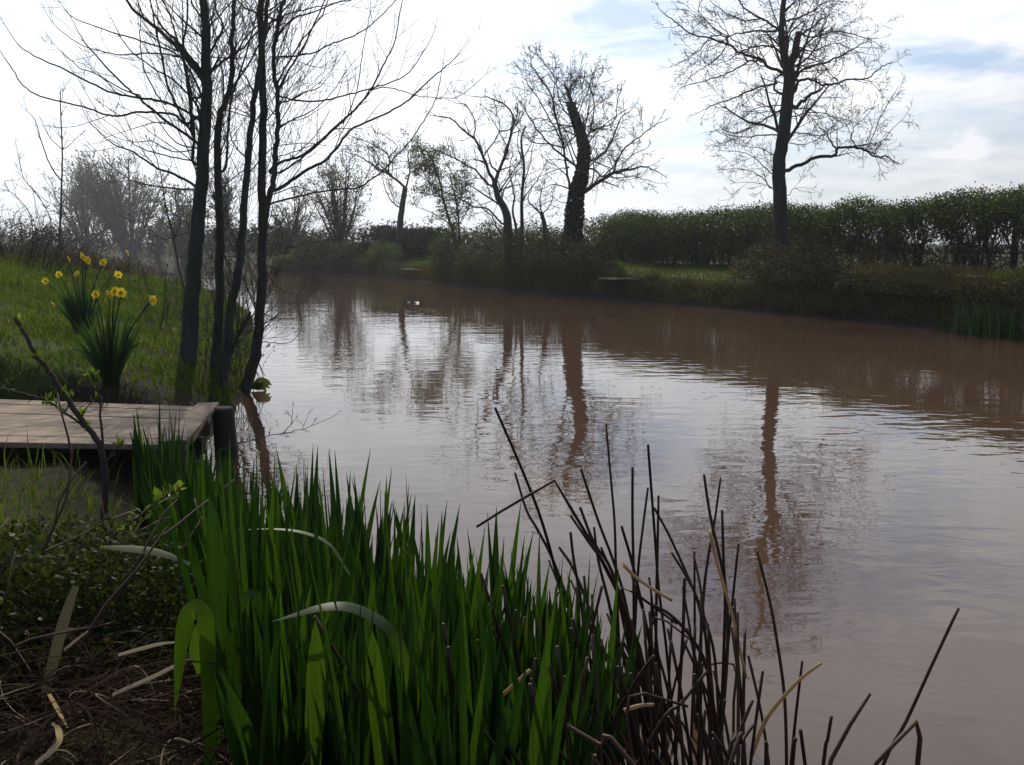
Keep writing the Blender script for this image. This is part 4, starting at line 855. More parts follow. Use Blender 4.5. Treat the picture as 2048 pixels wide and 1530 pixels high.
beam('end_board', (q1[0] - 0.065, q1[1] + 0.03), (q2[0] - 0.065, q2[1] - 0.03), 0.155, zt + 0.006, zt + 0.034, M_wood); beam('end_beam', (q1[0] - 0.10, q1[1] - 0.05), (q2[0] - 0.10, q2[1] + 0.05), 0.06, zt - 0.17, zt - 0.043)
for (x, y) in ((q1[0] - 0.12, q1[1] - 0.22), (q2[0] - 0.12, q2[1] + 0.45), (q2[0] - 1.1, q2[1] + 0.45)):
    T_ = Tubes(); T_.add([(x, y, -0.7), (x, y, -0.2), (x, y, zt - 0.21)], [0.055] * 3, 12); T_.build('leg', M_woodd, plat, ploc)
px_, py_ = at_z(447, 816, 0.38); T_ = Tubes(1); T_.add([(px_, py_, -0.8), (px_ + .004, py_, 0.0), (px_ - 0.003, py_, 0.37), (px_ - 0.003, py_, 0.385)], [0.085, 0.083, 0.08, 0.07], 14)
tag(T_.build('mooring_post', M_woodd, loc=(px_, py_, 0)), 'thick dark wooden post in the water off the platform end', 'post')
def far_peg(px, off, wd, label, zd, boards):
    x, y = far_pt(px, off); o = empty('fishing_peg', (x, y, 0)); tag(o, label, 'platform'); lo = (x, y, 0); a = math.atan2(7, -4)
    c, s = math.cos(a), math.sin(a)
    for i in range(4):
        b = Acc(); f = (-0.30 + 0.2 * i); b.box((x - s * f, y + c * f, zd), (wd, 0.19, 0.045), a); b.build('plank', M_wood, o, lo, False)
    for i in range(boards):
        f = -wd / 2 + 0.08 + i * (wd - 0.16) / max(1, boards - 1); b = Acc(); b.box((x + c * f + s * 0.40, y + s * f - c * 0.40, zd / 2 - 0.12), (0.12 if boards < 4 else wd / boards * 0.9, 0.06, zd + 0.18), a); b.build('post', M_woodd, o, lo, False)
far_peg(1237, 0.42, 0.9, 'small wooden fishing peg with dark gap beneath, below the long hedge end', 0.60, 2)
far_peg(838, 0.45, 1.9, 'board-faced fishing peg on the far bank with bright grass on top', 0.46, 7)
for i, (px, Y, h_, lab) in enumerate([(1984, 21.6, 1.25, 'dark fence post in the gap under the hedge at the right edge'), (1735, 24.6, 1.2, 'slim fence post behind the hedge, right of the tall bare tree')]):
    x, y, _ = P(px, 480, Y); x += 0.5; z = hz(x, y); T_ = Tubes(i); T_.add([(x, y, z - 0.2), (x + 0.01, y, z + h_ * 0.5), (x, y, z + h_ - 0.02), (x, y, z + h_)], [0.06, 0.058, 0.055, 0.045], 8); tag(T_.build('fence_post', M_far, loc=(x, y, z)), lab, 'post')
# flotsam
for i, (px, py, lab) in enumerate([(833, 606, 'larger white speck floating on the pond, mid water'), (817, 605, 'smaller white speck floating just left of a brighter one')]):
    x, y = at_z(px, py, 0.0); b = Acc(); r = np.random.default_rng(i); s_ = 0.08 if i == 0 else 0.04
    th = np.linspace(0, 2 * PI, 9)[:-1]; v = [(x, y, 0.04 * s_ / .1)] + [(x + math.cos(a) * s_, y + math.sin(a) * s_ * 0.6, 0.012 + 0.03 * math.sin(a * 2)) for a in th]
    b.add(v, None, [(0, 1 + k, 1 + (k + 1) % 8) for k in range(8)]); wmt = bpy.data.materials.get('white_float') or new_mat('white_float')[0]
    if not wmt.node_tree.nodes.get('bs'):
        kk = NT(wmt.node_tree); ou = [n for n in wmt.node_tree.nodes if n.type == 'OUTPUT_MATERIAL'][0]; bb = kk.n('ShaderNodeBsdfPrincipled', i_Roughness=0.6); bb.name = 'bs'; bb.inputs['Base Color'].default_value = (.8, .8, .78, 1); kk.l(bb.outputs[0], ou.inputs[0])
    tag(b.build('flotsam', wmt, loc=(x, y, 0)), lab, 'flotsam')
#@@PART4
# ------------------------------------------------------------------ daffodils
def strap(path, widths, up=(0, -1, 0.2), fold=0.15):
    """a long leaf: three columns of points along a path"""
    p = np.array(path, float); n = len(p); t = np.gradient(p, axis=0); t /= np.linalg.norm(t, axis=1, keepdims=True) + 1e-9
    upv = np.array(up, float); s_ = np.cross(t, np.broadcast_to(upv, t.shape)); s_ /= np.linalg.norm(s_, axis=1, keepdims=True) + 1e-6; nn = np.cross(s_, t)
    w_ = np.array(widths)[:, None] / 2
    v = np.stack([p - s_ * w_, p + nn * w_ * fold * 2, p + s_ * w_], 1).reshape(-1, 3)
    q = [(i * 3 + j, i * 3 + j + 1, i * 3 + 3 + j + 1, i * 3 + 3 + j) for i in range(n - 1) for j in range(2)]
    return v, q
def daff_clump(px, py, label, nleaf, H, spread, flowers, seed, Y=None, lean=(0, 0)):
    rng = random.Random(seed); x, y, z = G(px, py) if Y is None else (P(px, py, Y)[0], Y, 0); z = hz(x, y)
    o = empty('daffodil_clump', (x, y, z)); tag(o, label, 'daffodils'); loc = (x, y, z); ac = Acc()
    for _ in range(nleaf):
        a = rng.uniform(0, 2 * PI); q = rng.random() ** 0.9; dx, dy = math.cos(a) * q * spread + lean[0] * 0.5, math.sin(a) * q * spread + lean[1] * 0.5; h = H * rng.uniform(0.55, 1.12) * (1 - 0.2 * q); bx, by = x + math.cos(a) * 0.06 * q, y + math.sin(a) * .06 * q
        dr = rng.random() < 0.25
        pts = [(bx + dx * t ** 1.4, by + dy * t ** 1.4, z - 0.02 + h * (t if not dr else t - 0.35 * t ** 3)) for t in np.linspace(0, 1, 8)]
        wv = [0.019 + 0.006 * math.sin(t * PI) if t < 0.8 else 0.014 * (1 - t) / 0.2 + 0.001 for t in np.linspace(0, 1, 8)]
        v, qd = strap(pts, wv, (math.sin(a), -math.cos(a), 0.1)); ac.add(v, qd)
    ac.build('leaves', M_daffl, o, loc).name = 'foliage'
    for (fx, fy, size, yaw, tilt) in flowers:
        hx, hy, hz_ = P(fx, fy, y + rng.uniform(-0.08, 0.08)); T_ = Tubes(); top = (hx, hy, hz_ + 0.01)
        T_.add(catmull([(x + rng.gauss(0, .03), y + rng.gauss(0, .03), z), (x + (hx - x) * 0.45, y + (hy - y) * 0.5, z + (hz_ - z) * 0.6), top], 4), [0.0058] * 9, 6)
        fl = Acc(); tr = Acc(); m = Euler((PI / 2 - tilt + rng.gauss(0.1, 0.3), 0, yaw + rng.gauss(0, 0.55))).to_matrix(); S = size * rng.uniform(0.68, 0.92)
        for kx in range(6):
            a = kx * PI / 3 + (0.1 if kx % 2 else 0); ca, sa = math.cos(a), math.sin(a); pw = 0.155 * S * 1.5
            prof = [(0.08, 0.35), (0.28, 0.95), (0.42, 1.0), (0.56, 0.75), (0.66, 0.05)]; vv = []
            for rr, ww in prof:
                cup = 0.10 * S * math.sin(rr * 3) + rng.gauss(0, 0.05) * S
                for sg in (-1, 0, 1): vv.append(tuple(m @ Vector((ca * rr * S * 0.95 - sa * sg * pw * ww, sa * rr * S * 0.95 + ca * sg * pw * ww, cup + (0.03 * S if sg == 0 else 0)))))
            fl.add([(hx + a_, hy + b_, hz_ + c_) for a_, b_, c_ in vv], [(i * 3 + j, i * 3 + j + 1, i * 3 + 4 + j, i * 3 + 3 + j) for i in range(4) for j in range(2)])
        NS = 14; vv = []
        for i, (rr, zz_) in enumerate([(0.10, 0.0), (0.12, 0.12), (0.125, 0.25), (0.15, 0.34), (0.18, 0.37)]):
            for s_ in range(NS): a = s_ * 2 * PI / NS; rf = rr * (1 + (0.10 * math.sin(a * 7) if i > 3 else 0)); vv.append(tuple(m @ Vector((math.cos(a) * rf * S, math.sin(a) * rf * S, zz_ * S))))
        tr.add([(hx + a_, hy + b_, hz_ + c_) for a_, b_, c_ in vv], [(i * NS + s_, i * NS + (s_ + 1) % NS, i * NS + NS + (s_ + 1) % NS, i * NS + NS + s_) for i in range(4) for s_ in range(NS)])
        st = T_.build('stem', M_daffl, o, loc); f = fl.build('flower', M_petal, o, loc); t = tr.build('trumpet', M_trump, None, loc); t.parent = f; t.location = (0, 0, 0)
    return o
daff_clump(166, 668, 'daffodil clump farther up the grassy bank, carrying the higher row of yellow flowers', 72, 0.66, 0.24,
  [(90, 562, .085, 0.9, 0.2), (118, 549, .085, -0.2, 0.1), (136, 519, .10, 1.2, 0.2), (167, 513, .095, -0.5, 0.0), (175, 521, .095, 0.9, -0.1), (207, 525, .095, 0.3, 0.1), (154, 548, .08, 0.0, 0.2), (229, 547, .09, 0.8, 0.0), (104, 609, .08, 1.4, 0.9), (237, 549, .08, 0.3, 0.2)], 71, lean=(-0.02, 0))
daff_clump(222, 770, 'daffodil clump nearest the wooden platform, its leaves fanned in a dark vase shape', 95, 0.68, 0.26,
  [(192, 589, .075, 0.0, 0.3), (219, 589, .085, -0.6, 0.2), (231, 583, .095, 0.2, 0.1), (243, 585, .085, 0.9, 0.2), (301, 602, .095, 0.8, 0.0), (306, 600, .08, 1.4, 0.0)], 72)
daff_clump(256, 545, 'lone pale yellow daffodil at the far edge of the bank by the water', 5, 0.3, 0.1, [(256, 505, .11, 0.2, 0.0)], 73, Y=15.0)

# ------------------------------------------------------------------ irises
r = np.random.default_rng(9); rng = random.Random(9)
def iris_mesh(seed, nl):
    g = random.Random(seed); ac = Acc(); fan = g.uniform(0, PI)
    for i in range(nl):
        s_ = (i - (nl - 1) / 2) / max(1, nl); h = g.uniform(0.72, 1.02) * (1 - 0.35 * abs(s_)); le = s_ * 0.30 + g.gauss(0, 0.035); ld = g.gauss(0, 0.05); wd = g.uniform(0.021, 0.037); tw = fan + g.gauss(0, 0.5)
        ux, uy = math.cos(fan), math.sin(fan); t = np.linspace(0, 1, 10); droop = 0.0 if g.random() < 0.92 else g.uniform(0.1, 0.25)
        pts = [(ux * (s_ * 0.10 + le * tt ** 1.5 * h) - uy * ld * tt * tt, uy * (s_ * 0.10 + le * tt ** 1.5 * h) + ux * ld * tt * tt, h * (tt - droop * tt ** 5)) for tt in t]
        w_ = [wd * (0.75 + 0.35 * tt) if tt < 0.55 else wd * 0.94 * max(0.03, (1 - ((tt - 0.55) / 0.45) ** 1.6)) for tt in t]
        v, q = strap(pts, w_, (-math.sin(tw), math.cos(tw), 0.0), 0.22); ac.add(v, q)
    return ac.build('iris_plant', M_iris, mesh_only=True)
IRM = [iris_mesh(200 + i, 5 + i % 3) for i in range(12)]
POLY = [(-1.98, 4.95), (-1.5, 4.5), (-1.03, 4.12), (-0.62, 3.72), (-0.33, 3.42), (-0.02, 3.12), (0.16, 2.8), (0.26, 2.4), (0.10, 1.95), (-0.14, 1.75), (-0.40, 1.72), (-0.62, 2.1), (-0.80, 2.5), (-0.98, 3.0), (-1.25, 3.5), (-1.65, 4.2)]
def inpoly(x, y, poly):
    c = False
    for i in range(len(poly)):
        (x0, y0), (x1, y1) = poly[i], poly[(i + 1) % len(poly)]
        if (y0 > y) != (y1 > y) and x < (x1 - x0) * (y - y0) / (y1 - y0) + x0: c = not c
    return c
pts = []
for _ in range(60000):
    x, y = rng.uniform(-2.1, 0.4), rng.uniform(1.6, 5.1)
    if inpoly(x, y, POLY) and all((x - a) ** 2 + (y - b) ** 2 > (0.066 + 0.009 * y) ** 2 for a, b in pts): pts.append((x, y))
pts += [(-1.93, 5.02), (-1.84, 4.98), (-1.72, 4.95), (-1.98, 4.85), (0.22, 2.95), (0.30, 2.72), (-0.52, 1.80), (-0.30, 1.66), (-0.12, 1.70)]
first = None
for i, (x, y) in enumerate(pts[:285]):
    z = max(hz(x, y), -0.06) - 0.02; me = IRM[i % len(IRM)]
    o = bpy.data.objects.new('iris_plant', me); C.objects.link(o); o.location = (x, y, z); o.rotation_euler = (rng.gauss(0, .04), rng.gauss(0.0, .05), rng.uniform(0, 2 * PI)); s_ = rng.uniform(0.80, 1.08) * (0.93 if y < 2.3 else 1.0); o.scale = (1, 1, s_ * 0.86)
    tag(o, 'upright green sword-leaved iris plant in the dense clump at the near water edge', 'iris', 'iris plants in the near clump')
def special(name, px, Y, w_, label, cat, mat, up=(0, -1, 0.3), group=None, fold=0.07, taper=0.5, dY=0.0, sub=5, ends=(0.6, 0.04)):
    p3 = [P(a, b, Y + dY * i / (len(px) - 1)) for i, (a, b) in enumerate(px)]; p3 = catmull(p3, sub); n = len(p3); ws = []
    for i in range(n):
        t = i / (n - 1); ws.append(w_ * (ends[0] + (1 - ends[0]) * min(1, t / 0.35) if t < taper else max(ends[1], 1 - ((t - taper) / (1 - taper)) ** 1.7)))
    v, q = strap(p3, ws, up, fold); loc = p3[0]; ac = Acc(); ac.add(v, q); return tag(ac.build(name, mat, loc=loc), label, cat, group)
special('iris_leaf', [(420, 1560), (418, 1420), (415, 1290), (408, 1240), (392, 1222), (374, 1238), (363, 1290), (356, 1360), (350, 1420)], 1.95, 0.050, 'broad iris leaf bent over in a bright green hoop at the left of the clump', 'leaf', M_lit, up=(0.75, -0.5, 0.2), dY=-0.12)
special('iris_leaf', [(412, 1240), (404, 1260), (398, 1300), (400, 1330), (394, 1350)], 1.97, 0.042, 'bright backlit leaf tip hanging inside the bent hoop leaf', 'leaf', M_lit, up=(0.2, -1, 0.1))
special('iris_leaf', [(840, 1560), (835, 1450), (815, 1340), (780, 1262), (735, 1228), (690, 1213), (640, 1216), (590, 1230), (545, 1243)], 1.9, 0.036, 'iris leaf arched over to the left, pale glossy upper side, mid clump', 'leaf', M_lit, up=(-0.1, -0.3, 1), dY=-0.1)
special('iris_leaf', [(520, 1420), (518, 1280), (514, 1205), (506, 1188), (490, 1200), (470, 1240), (450, 1290)], 2.1, 0.026, 'small iris leaf bent sharply down with its tip pointing left', 'leaf', M_iris, up=(0.3, -0.8, 0.5))
special('iris_leaf', [(700, 1150), (660, 1090), (610, 1066), (550, 1058), (475, 1060)], 2.5, 0.014, 'thin pale iris blade bowed left across the upright leaves', 'leaf', M_pale, up=(0, -0.2, 1))
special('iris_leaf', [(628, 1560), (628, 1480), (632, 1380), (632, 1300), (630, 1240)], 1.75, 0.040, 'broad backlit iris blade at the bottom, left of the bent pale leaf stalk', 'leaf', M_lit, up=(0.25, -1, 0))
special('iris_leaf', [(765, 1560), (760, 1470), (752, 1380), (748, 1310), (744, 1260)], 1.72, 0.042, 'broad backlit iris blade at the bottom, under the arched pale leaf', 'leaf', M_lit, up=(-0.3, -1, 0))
special('iris_leaf', [(430, 1500), (428, 1330), (434, 1180), (428, 1060), (418, 990)], 2.15, 0.048, 'tallest broad iris blade at the left edge of the clump', 'leaf', M_iris, up=(0.15, -1, 0))
special('fallen_leaf', [(200, 1094), (240, 1096), (300, 1102), (345, 1114), (380, 1129)], 2.75, 0.030, 'pale greenish fallen blade lying across the straw beside the leafy shrub', 'leaf', M_pale, up=(0, -0.5, 1), ends=(0.3, 0.5))
special('dry_leaf', [(152, 1172), (138, 1210), (122, 1262), (108, 1318), (95, 1366), (84, 1414)], 2.25, 0.030, 'broad dry grey blade hanging down at the lower left', 'leaf', M_dry, up=(0, -1, 0.3), ends=(0.6, 0.1), taper=0.7)
special('dry_leaf', [(225, 1390), (250, 1378), (310, 1352), (355, 1330), (372, 1324)], 2.05, 0.012, 'thin pale straw stalk slanting up at lower left, nearest the iris clump', 'straw', M_rusht, up=(0, -0.6, 1), ends=(0.8, 0.5))
special('dry_leaf', [(236, 1310), (280, 1298), (320, 1288), (356, 1284)], 2.2, 0.012, 'thin pale straw stalk lying level just left of the hoop leaf', 'straw', M_rusht, up=(0, -0.6, 1), ends=(0.8, 0.5))
special('dry_leaf', [(70, 1528), (100, 1505), (118, 1482), (116, 1458), (104, 1446)], 1.75, 0.016, 'curled tan straw blade hooked over at the bottom left corner', 'straw', M_rusht, up=(0, -0.6, 1), ends=(0.8, 0.4))
special('dry_leaf', [(98, 1388), (115, 1418), (135, 1455)], 2.0, 0.010, 'short thin straw leaning below the broad dry grey blade', 'straw', M_rusht, up=(0, -1, 0.4), ends=(0.8, 0.5))
special('dry_leaf', [(128, 1300), (150, 1282), (176, 1262)], 2.2, 0.010, 'short pale straw crossing behind the broad dry grey blade', 'straw', M_rusht, up=(0, -0.6, 1), ends=(0.8, 0.5))

# ------------------------------------------------------------------ dead rush stems
STEMS = [
 ([(990, 815), (1039, 927), (1076, 1020), (1100, 1098), (1125, 1200), (1150, 1330)], 'tallest dark rush stem at the left, leaning left over the iris tips', 0),
 ([(1030, 945), (1053, 1020), (1076, 1061), (1110, 1130), (1150, 1260)], 'dark rush stem just below the tallest left-leaning one', 0),
 ([(953, 1054), (1000, 1024), (1039, 1001), (1109, 961), (1141, 1015), (1197, 1108), (1234, 1182), (1270, 1350)], 'rush stem snapped into an upside-down V over the iris leaves', 0),
 ([(1162, 938), (1197, 1043), (1225, 1117), (1250, 1200), (1290, 1400)], None, 0),
 ([(1212, 848), (1220, 941), (1229, 1043), (1232, 1145), (1240, 1350)], 'highest upright rush stem in the middle of the dead clump', 0),
 ([(1265, 934), (1265, 1043), (1267, 1145), (1268, 1300)], None, 0),
 ([(1296, 889), (1304, 996), (1311, 1089), (1318, 1182), (1332, 1290), (1350, 1480)], 'tall upright rush stem, second highest in the dead clump', 0),
 ([(1296, 975), (1285, 1061), (1276, 1145), (1268, 1300)], None, 0), ([(1317, 991), (1315, 1098), (1313, 1191), (1310, 1400)], None, 0),
 ([(1308, 1015), (1336, 1066), (1364, 1126), (1392, 1191), (1410, 1238), (1430, 1320), (1440, 1500)], None, 0), ([(1343, 1105), (1373, 1154), (1396, 1205), (1420, 1330), (1430, 1480)], None, 0),
 ([(1408, 949), (1420, 1029), (1438, 1108), (1452, 1182), (1455, 1300), (1440, 1500)], 'tall rush stem crossing another in a narrow X on the right of the clump', 0),
 ([(1441, 955), (1429, 1043), (1415, 1122), (1406, 1205), (1395, 1400)], None, 0), ([(1444, 1020), (1447, 1122), (1450, 1220), (1440, 1500)], None, 0), ([(1477, 1087), (1466, 1191), (1457, 1275), (1448, 1354), (1430, 1530)], None, 0),
 ([(1387, 1108), (1403, 1191), (1415, 1330), (1420, 1500)], None, 0), ([(1369, 1156), (1366, 1261), (1359, 1377), (1350, 1530)], None, 0), ([(1141, 1031), (1178, 1085), (1215, 1140), (1260, 1260), (1300, 1450)], None, 0),
 ([(1160, 1014), (1188, 1085), (1225, 1145), (1262, 1280), (1290, 1480)], None, 0), ([(1141, 1064), (1148, 1122), (1165, 1220), (1190, 1400)], None, 0), ([(1118, 1094), (1150, 1145), (1190, 1260), (1220, 1450)], None, 0),
 ([(1490, 1258), (1488, 1330), (1485, 1530)], None, 0), ([(1306, 1210), (1345, 1233), (1392, 1289), (1420, 1370)], None, 0), ([(1188, 1054), (1197, 1122), (1225, 1240), (1250, 1420)], None, 0), ([(1243, 1052), (1267, 1136), (1300, 1290), (1325, 1480)], None, 0),
 ([(1202, 1094), (1234, 1173), (1290, 1350)], None, 0), ([(1007, 1242), (979, 1335), (970, 1420)], None, 0), ([(1308, 1312), (1267, 1372), (1220, 1480)], None, 0), ([(1415, 1340), (1364, 1405), (1300, 1480)], None, 0),
 ([(1134, 1451), (1200, 1490), (1262, 1525)], None, 0),
 ([(1514, 1102), (1540, 1205), (1556, 1295), (1569, 1394), (1573, 1518)], 'thick dark rush stem bowed left, standing alone right of the clump', 0),
 ([(1643, 1326), (1610, 1350), (1577, 1382), (1532, 1439), (1503, 1510)], 'pale-tipped rush stem curving out to the right over the water', 2),
 ([(1917, 1216), (1861, 1336), (1812, 1443), (1766, 1530)], 'long dark rush stem slanting right, nearest the right edge', 0),
 ([(1750, 1530), (1790, 1486), (1832, 1443), (1840, 1476), (1834, 1540)], 'rush stem folded into a hook beneath the long slanting stem', 0),
 ([(1740, 1387), (1700, 1450), (1663, 1518)], 'short rush stem slanting right beside the hooked one', 0), ([(1663, 1433), (1655, 1480), (1647, 1526)], 'short rush stub near the bottom edge between two slanting stems', 0),
 ([(1591, 1478), (1585, 1526)], None, 0), ([(1505, 1400), (1474, 1476), (1450, 1530)], None, 0), ([(1509, 1447), (1482, 1485), (1460, 1530)], None, 0), ([(1532, 1485), (1532, 1530)], None, 0),
 ([(1060, 1340), (993, 1400), (900, 1474), (840, 1525)], 'pale broken rush stalk slanting across the bottom of the iris clump', 2),
 ([(1308, 1409), (1280, 1411), (1248, 1421)], 'short pale broken stalk lying level among the dead rush bases', 2)]
GRP = 'dead rush stems in the near clump'; GLAB = 'dark brown dead rush stem standing in the clump at the near water edge'
def rush(pts3, r0, r1, mat, label, group=None, name='rush_stem'):
    T_ = Tubes(); n = len(pts3); T_.add(pts3, [r0 + (r1 - r0) * i / (n - 1) for i in range(n)], 7); o = T_.build(name, mat, loc=pts3[0]); return tag(o, label, 'rush stem', group)
for i, (px, lab, mt) in enumerate(STEMS):
    px = px[::-1] if px[0][1] < px[-1][1] or mt == 2 else px
    ty = min(p[1] for p in px); Y0 = min(3.1, max(1.95, 2.85 - (ty - 1000) * 0.0021)) + rng.uniform(-0.12, 0.12); dYs = rng.uniform(-0.1, 0.12)
    p3 = [P(a, b, Y0 + dYs * k / (len(px) - 1)) for k, (a, b) in enumerate(px)]
    if mt == 0 and i != 33:
        b0, b1 = p3[0], p3[1]; d = nrm(b0[0] - b1[0], b0[1] - b1[1], b0[2] - b1[2]); d = nrm(d[0] * 0.5, d[1] * 0.5, min(d[2], -0.6)); k = max(0.0, (b0[2] + 0.12) / -d[2])
        if k > 0.02: p3 = [(b0[0] + d[0] * k, b0[1] + d[1] * k, b0[2] + d[2] * k)] + p3
    p3 = catmull(p3, 1 if 'V over' in (lab or '') or 'hook' in (lab or '') else 4)
    rush(p3, rng.uniform(0.0050, 0.0068), rng.uniform(0.0034, 0.0046), M_rusht if mt else M_rush, lab or GLAB, None if lab else GRP)
for px, lab in (([(1243, 1126), (1271, 1154), (1304, 1177), (1344, 1201)], 'short pale tan broken rush piece caught across the dark stems'), ([(1419, 1059), (1434, 1126), (1464, 1228), (1492, 1356)], 'long pale tan broken rush hanging down the right of the clump')):
    p3 = catmull([P(a, b, 2.45) for a, b in px], 4); rush(p3, 0.0052, 0.0040, M_rusht, lab)
for i in range(130):                     # the rest of the clump
    a = rng.random(); x, y = rng.gauss(0.42, 0.20) , rng.uniform(1.85, 2.95); x += (y - 2.4) * 0.18
    if x > 0.80: x -= 0.4
    if i % 5 == 0: x -= 0.35
    H = rng.uniform(0.40, 0.80) * (0.85 if y < 2.2 else 1); lx, ly = rng.gauss(-0.07, 0.09), rng.gauss(0, 0.07); z0 = max(hz(x, y), -0.15) - 0.05
    p3 = [(x, y, z0), (x + lx * 0.2, y + ly * 0.2, z0 + H * 0.35), (x + lx * 0.55, y + ly * 0.55, z0 + H * 0.7), (x + lx, y + ly, z0 + H)]
    if rng.random() < 0.08: e = p3[-1]; p3.append((e[0] + rng.gauss(0, .12), e[1] + rng.gauss(0, .08), e[2] - rng.uniform(0.02, 0.2)))
    p3 = catmull(p3, 3); rush(p3, rng.uniform(0.0045, 0.0066), rng.uniform(0.0032, 0.0045), M_rush, GLAB, GRP)

# ------------------------------------------------------------------ straw, the rose stem, the leafy shrub
r = np.random.default_rng(15); ac = Acc(); n = 5600
for i in range(n):
    x = rng.uniform(-1.9, -0.35); y = rng.uniform(1.3, 3.3)
    if x > -0.55 - (y - 1.7) * 0.22 and y > 1.7: continue
    z = hz(x, y); a = rng.gauss(0.3, 0.9); L = rng.uniform(0.08, 0.38); hh = max(0, rng.gauss(0.05, 0.07)); c, s = math.cos(a), math.sin(a); bow = rng.gauss(0, 0.035); arch = max(0.0, rng.gauss(0.015, 0.03)); dz = rng.gauss(0, .05)
    t = np.linspace(-0.5, 0.5, 9); pp = np.stack([x + c * t * L - s * bow * (1 - 4 * t * t), y + s * t * L + c * bow * (1 - 4 * t * t), z + 0.02 + hh + arch * (1 - 4 * t * t) + dz * t], 1)
    w_ = rng.uniform(0.0018, 0.0058); v, q = strap(pp, [w_] * 6 + [w_ * 0.85, w_ * 0.6, w_ * 0.2], (rng.gauss(0, .5), rng.gauss(0, .5), 1), 0.1); ac.add(v, q)
tag(ac.build('straw_litter', M_straw), 'tangled dead straw and leaf litter on the near bank', 'straw', kind='stuff')
rx, ry, rz = P(208, 1010, 4.4); rz = hz(rx, ry); rose = empty('rose_stem', (rx, ry, rz)); tag(rose, 'dark arching woody stem with fresh lime leaves in front of the platform', 'shrub'); TL, TT = Tubes(), Tubes(); RC = dict(NEARCFG, rmin=0.0022)
base = (206, 487 + (CAMH - rz) * FPX / 4.4); ends = []
for pts, a, b, ndot in [([base, (209, 940), (192, 880), (165, 845), (130, 790), (100, 745), (75, 715), (52, 672), (27, 634)], 15, 8, 9), ([(190, 880), (178, 862), (130, 826), (95, 802), (60, 790), (0, 777), (-80, 768)], 6, 4, 12), ([(207, 900), (202, 860), (199, 800), (192, 765), (180, 745)], 6, 3, 9), ([(130, 826), (135, 816), (140, 795)], 3, 2, 3), ([(208, 930), (225, 905), (240, 890)], 4, 2, 5), ([(155, 838), (190, 800)], 3, 2, 2)]:
    TL = Tubes(); p_, r_ = limb(TL, None, pts, 4.4, a, b, RC, rng, sides=8, jit=0.003, dy=0.0); TL.build('stem', M_brown, rose, (rx, ry, rz))
    for _ in range(ndot * 3): ends.append(p_[rng.randrange(len(p_) // 3, len(p_))])
    for _ in range(ndot):
        i = rng.randrange(1, len(p_) - 1); d = nrm(*(p_[i + 1][c] - p_[i][c] for c in range(3))); side(TT, p_[i], d, rng.uniform(0.015, 0.05), 0.003, 0, dict(RC, ang=(0.8, 1.2)), rng)
TT.build('thorn', M_brown, rose, (rx, ry, rz))
r = np.random.default_rng(2); k_ = r.choice(len(ends), 34, replace=True); ee = np.repeat(np.array([ends[i] for i in k_]), 4, axis=0); ac = Acc(); leaf_quads(ac, ee + r.normal(0, .008, ee.shape), r.normal(0, .5, ee.shape) + np.array([0, 0, 0.9]), 0.042, 0.018, r, 0.1); ac.build('foliage', M_rose, rose, (rx, ry, rz))
def leafy(px, py, Y, label, L, Wd, H, n, seed, mat, ll, name='leafy_shrub'):
    x, y, z = P(px, py, Y); return scrub_bush(name, x, y, label, L, Wd, H, seed, mat, n, ll, stems=9, arch=0.8, smat=M_brown, cat='shrub')
leafy(60, 1150, 2.85, 'low leafy shrub with glossy little leaves at the left edge above the straw', 1.2, 1.1, 0.44, 9000, 101, M_shrub, 0.025)
leafy(185, 1100, 3.0, 'small leafy sprig patch between the glossy shrub and iris clump', 0.9, 0.8, 0.30, 4500, 102, M_shrub, 0.024)
leafy(-60, 1150, 2.6, 'glossy leafed shrub cut by the left edge of the view', 0.9, 0.9, 0.50, 5000, 103, M_shrub, 0.028)
r = np.random.default_rng(8); T_ = Tubes(); x, y, z = P(300, 1040, 3.05); zb = hz(x, y); pts = catmull([P(220, 1075, 3.0), P(270, 1040, 3.0), P(320, 1000, 3.0), P(358, 975, 3.0)], 4); sp_ = empty('leafy_sprig', (pts[0][0], pts[0][1], zb)); lo = (pts[0][0], pts[0][1], zb)
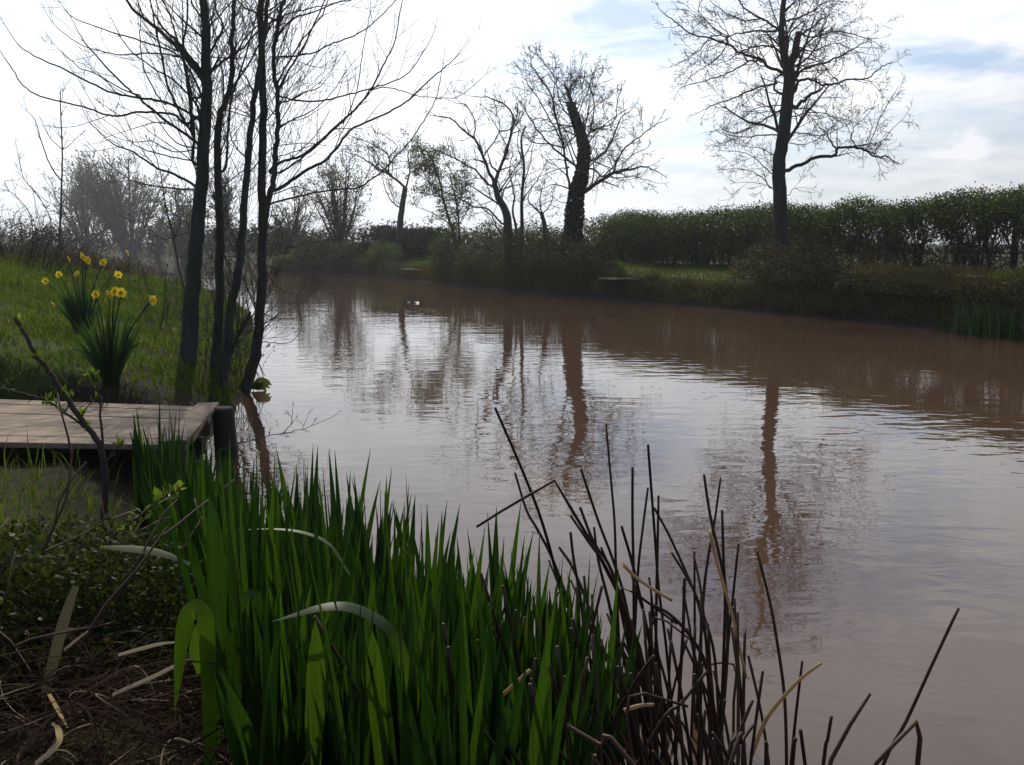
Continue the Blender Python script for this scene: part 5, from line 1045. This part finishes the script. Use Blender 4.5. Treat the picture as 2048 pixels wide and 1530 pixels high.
tag(sp_, 'sprig with lime green leaf tips pointing right at the iris leaves', 'sprig'); T_.add([(pts[0][0] - 0.06, pts[0][1], zb)] + pts, [0.004] * (len(pts) + 1), 5); T_.build('stem', M_brown, sp_, lo)
ee = np.repeat(np.array(pts[2:]), 4, axis=0); ac = Acc(); leaf_quads(ac, ee + r.normal(0, .006, ee.shape), r.normal(0, .6, ee.shape) + np.array([0.5, 0, 0.5]), 0.040, 0.018, r, 0.1); ac.build('foliage', M_rose, sp_, lo)
# the leaf that shows beside the forked trunk
x, y, z = P(500, 720, 10.1); gl_ = Acc()
for i in range(4):
    a = rng.uniform(-0.7, 0.9); v, q = strap([(x + 0.30 * t * math.cos(a) * (0.6 + .1 * i), y + rng.gauss(0, .01), 0.02 + 0.30 * t * (0.5 + 0.12 * i) - 0.18 * t * t) for t in np.linspace(0, 1, 6)], [0.02, 0.07, 0.10, 0.085, 0.045, 0.004], (0.2, -1, 0.4)); gl_.add(v, q)
tag(gl_.build('dock_plant', M_spring, loc=(x, y, 0)), 'small yellow-green broad-leaved plant at the foot of the forked trunk', 'plant')
# twig tips that hang over the water by the iris leaves
tw = Tubes(); cfgw = dict(NEARCFG, rmin=0.0018, dens={1: 9, 0: 0}, up=0.0)
for px in ([(430, 905), (500, 880), (560, 868), (600, 858), (640, 845), (668, 832)], [(560, 868), (580, 850), (585, 820)]): limb(tw, tw, px, 5.6, 2.2, 0.9, cfgw, rng, tl=(0.05, 0.18), per_m=10, lev=1, sides=4, jit=0.004)
tag(tw.build('fallen_twig', M_brown, loc=P(430, 905, 5.6)), 'thin dark fallen twig spread over the water right of the mooring post', 'twig')

# ------------------------------------------------------------------ the hazy air
HZ = Acc(); HZ.box((0, 0, 0), (1, 1, 1)); hzm, k, out = new_mat('haze_air'); pv = k.n('ShaderNodeVolumePrincipled'); pv.inputs['Color'].default_value = (0.9, 0.93, 1.0, 1); pv.inputs['Density'].default_value = 0.0008; pv.inputs['Anisotropy'].default_value = 0.65
k.l(pv.outputs[0], out.inputs['Volume'])
ho = HZ.build('haze', hzm, smooth=False); ho.scale = (3200, 3200, 19); ho.location = (0, 0, 7.5); tag(ho, kind='stuff')
